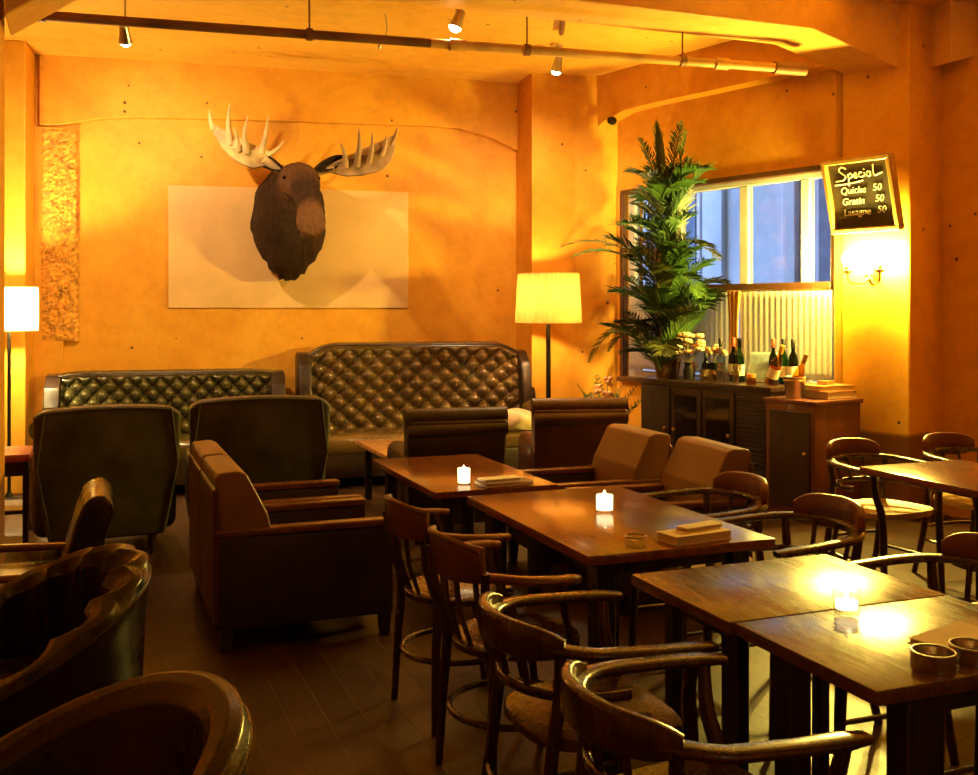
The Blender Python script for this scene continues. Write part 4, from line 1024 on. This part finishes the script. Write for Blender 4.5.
# low leafy plant with an orange blossom left of the sideboard
rr = random.Random(5)
lp = thing('leafy_pot_plant', 'low leafy pot plant with orange blossoms left of the sideboard', 'plant', RW(.92, .45), WR)
bm = nb(); lathe(bm, [(0, 0), (.11, 0), (.15, .30), (.16, .31), (.145, .31), (.13, .27), (0, .27)], n=24, cap=False); obj('pot', bm, 'pot', lp)
for k in range(16):
    az = rr.uniform(0, 2 * PI); el = rr.uniform(.95, 1.45); dy = math.sin(az); dy = dy * .35 if dy > 0 else dy
    bm = nb(); frond(bm, (0, 0, .27), (math.cos(az) * math.cos(el), dy * math.cos(el), math.sin(el)), rr.uniform(.42, .66), rr.uniform(.3, 1.0), .12, rr, n=16); obj('leaf_spray', bm, 'leaf' if k % 3 else 'leaf2', lp, 80)
for k, c in enumerate(((.10, -.06, .86), (.05, -.12, .80), (.13, -.08, .74), (-.14, -.04, .66))):
    bm = nb(); tube(bm, [(0, 0, .28), (c[0] * .6, c[1] * .6, c[2] * .7), c], .004, 5); s = obj('stem', bm, 'stem', lp)
    bm = nb()
    for p in range(10): sphere(bm, V(*c) + V(rr.uniform(-.03, .03), rr.uniform(-.03, .03), rr.uniform(-.03, .03)), .022, 1)
    obj('blossom', bm, 'petal', s)

# ------------------------------------------------------------------ things on the tables
def candle(label, loc, h, r, frosted):
    t = thing('candle_glass', label, 'candle', loc, 0, 'candle glasses on the tables')
    bm = nb(); lathe(bm, [(0, 0), (r * .86, 0), (r * .9, .004), (r, h), (r * .93, h), (r * .82, .012), (0, .012)], n=28, cap=False); obj('glass', bm, 'clear', t)
    bm = nb(); lathe(bm, [(0, .013), (r * .78, .013), (r * .80, h * (.84 if frosted else .42)), (r * .3, h * (.80 if frosted else .38)), (0, h * (.80 if frosted else .38))], n=24); obj('candle', bm, 'wax', t)
    z = h * (.79 if frosted else .37)
    bm = nb(); lathe(bm, [(0, z), (.005, z + .004), (.006, z + .009), (.003, z + .015), (0, z + .018)], n=10); obj('flame', bm, 'flame', t)
    return t
candle('bright candle glass on the low lounge table', (1.775, 4.93, .60), .10, .040, True)
candle('frosted glowing candle glass on the long red-brown table', (1.83, 3.50, .72), .080, .040, True)
candle('clear candle glass on the nearest worn tables', (1.805, 2.125, .72), .078, .036, False)
candle('small white candle glass at the far right corner of the honey coffee table', (2.66, 7.1, .46), .09, .03, True)
def ashtray(label, x, y, r, h, mat, z=.72):
    t = thing('ashtray', label, 'ashtray', (x, y, z), 0, 'ashtrays on the tables')
    bm = nb(); lathe(bm, [(0, 0), (r * .97, 0), (r, .004), (r, h), (r * .93, h), (r * .86, h * .5), (0, h * .35)], n=32, cap=False); obj('dish', bm, mat, t)
    bm = nb(); tube(bm, [(r * .97 * math.cos(2 * PI * k / 32), r * .97 * math.sin(2 * PI * k / 32), h) for k in range(32)], .003, 6, True); obj('rim', bm, 'steel', t)
ashtray('round steel ashtray near the front edge of the nearest table', 1.70, 1.728, .046, .038, 'steel')
ashtray('second round ashtray at the right edge of the photo, next to the steel one', 1.815, 1.735, .046, .036, 'steel')
ashtray('small glass ashtray beside the menus on the long red-brown table', 1.665, 2.965, .036, .035, 'clear')
def menu(label, loc, rz, s, mat, grp='menus on the tables', pages='paper'):
    t = thing('menu_booklet', label, 'menu', loc, rz, grp); x, y, z = s
    bm = nb(); rbox(bm, (0, 0, z * .5), (x - .008, y - .008, z * .8), .002, 1); obj('pages', bm, pages, t)
    bm = nb(); rbox(bm, (0, 0, z * .06), (x, y, z * .12), .001, 1); rbox(bm, (0, 0, z * .94), (x, y, z * .12), .001, 1); obj('cover', bm, mat, t)
    return t
menu('thick tan menu folder on the front edge of the long red-brown table', (1.90, 2.985, .72), 8, (.24, .11, .03), 'cloth')
menu('narrow pale menu lying on the thick tan folder', (1.94, 3.015, .75), 12, (.17, .06, .012), 'paper')
menu('dark menu folder on the low lounge table beside the candle', (1.97, 4.87, .60), 4, (.27, .16, .022), 'cover')
menu('pale menu lying on the dark folder of the low lounge table', (1.96, 4.90, .622), 6, (.22, .09, .010), 'paperw', pages='paperw')
menu('brown menu lying behind the ashtrays at the right edge of the nearest table', (1.90, 1.85, .72), 14, (.22, .13, .012), 'cloth')
# crumpled cloth on the coffee table
bm = nb(); rr = random.Random(9)
cushion(bm, (0, 0, .07), (.30, .24, .14), .06, .02, 10)
for v in bm.verts: v.co += V(math.sin(v.co.y * 40) * .012, math.sin(v.co.x * 34) * .012, math.sin(v.co.x * 28 + v.co.y * 33) * .016 + (.0 if v.co.z < .02 else .01))
for v in bm.verts: v.co.z = max(0, v.co.z)
o = obj('crumpled_throw', bm, 'cloth', None, 180); o.location = (3.46, 8.30, .44); tag(o, 'crumpled cream throw on the right end of the high tufted sofa seat', 'throw')

# ------------------------------------------------------------------ light
w = bpy.data.worlds.new('evening sky'); SC.world = w; w.use_nodes = True
bg = w.node_tree.nodes['Background']; bg.inputs[0].default_value = (.42, .60, 1.0, 1); bg.inputs[1].default_value = 4.4
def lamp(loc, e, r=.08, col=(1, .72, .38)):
    L = bpy.data.lights.new('room_fill', 'POINT'); L.energy = e; L.color = col; L.shadow_soft_size = r
    o = bpy.data.objects.new('room_fill', L); C.objects.link(o); o.location = loc; return o
lamp((1.2, -1.6, 2.4), 9)            # weak fill added for unseen lamps behind the camera
def fill_uplight(loc, e, aim):
    L = bpy.data.lights.new('fill_uplight', 'SPOT'); L.energy = e; L.color = (1, .72, .38); L.spot_size = R(120); L.spot_blend = .8; L.shadow_soft_size = .12
    o = bpy.data.objects.new('fill_uplight', L); C.objects.link(o); o.location = loc; o.rotation_euler = Vector(aim).to_track_quat('-Z', 'Y').to_euler()
fill_uplight((3.4, 1.2, 2.35), 100, (.15, .75, 1))     # unseen fill spots added to brighten the near beam and ceiling
fill_uplight((-1.0, 2.5, 2.35), 35, (.2, .8, 1))
SC.view_settings.view_transform = 'Standard'; SC.view_settings.look = 'None'
SC.view_settings.exposure = -0.12; SC.view_settings.gamma = 1.0; SC.view_settings.use_curve_mapping = False
bpy.context.view_layer.update()
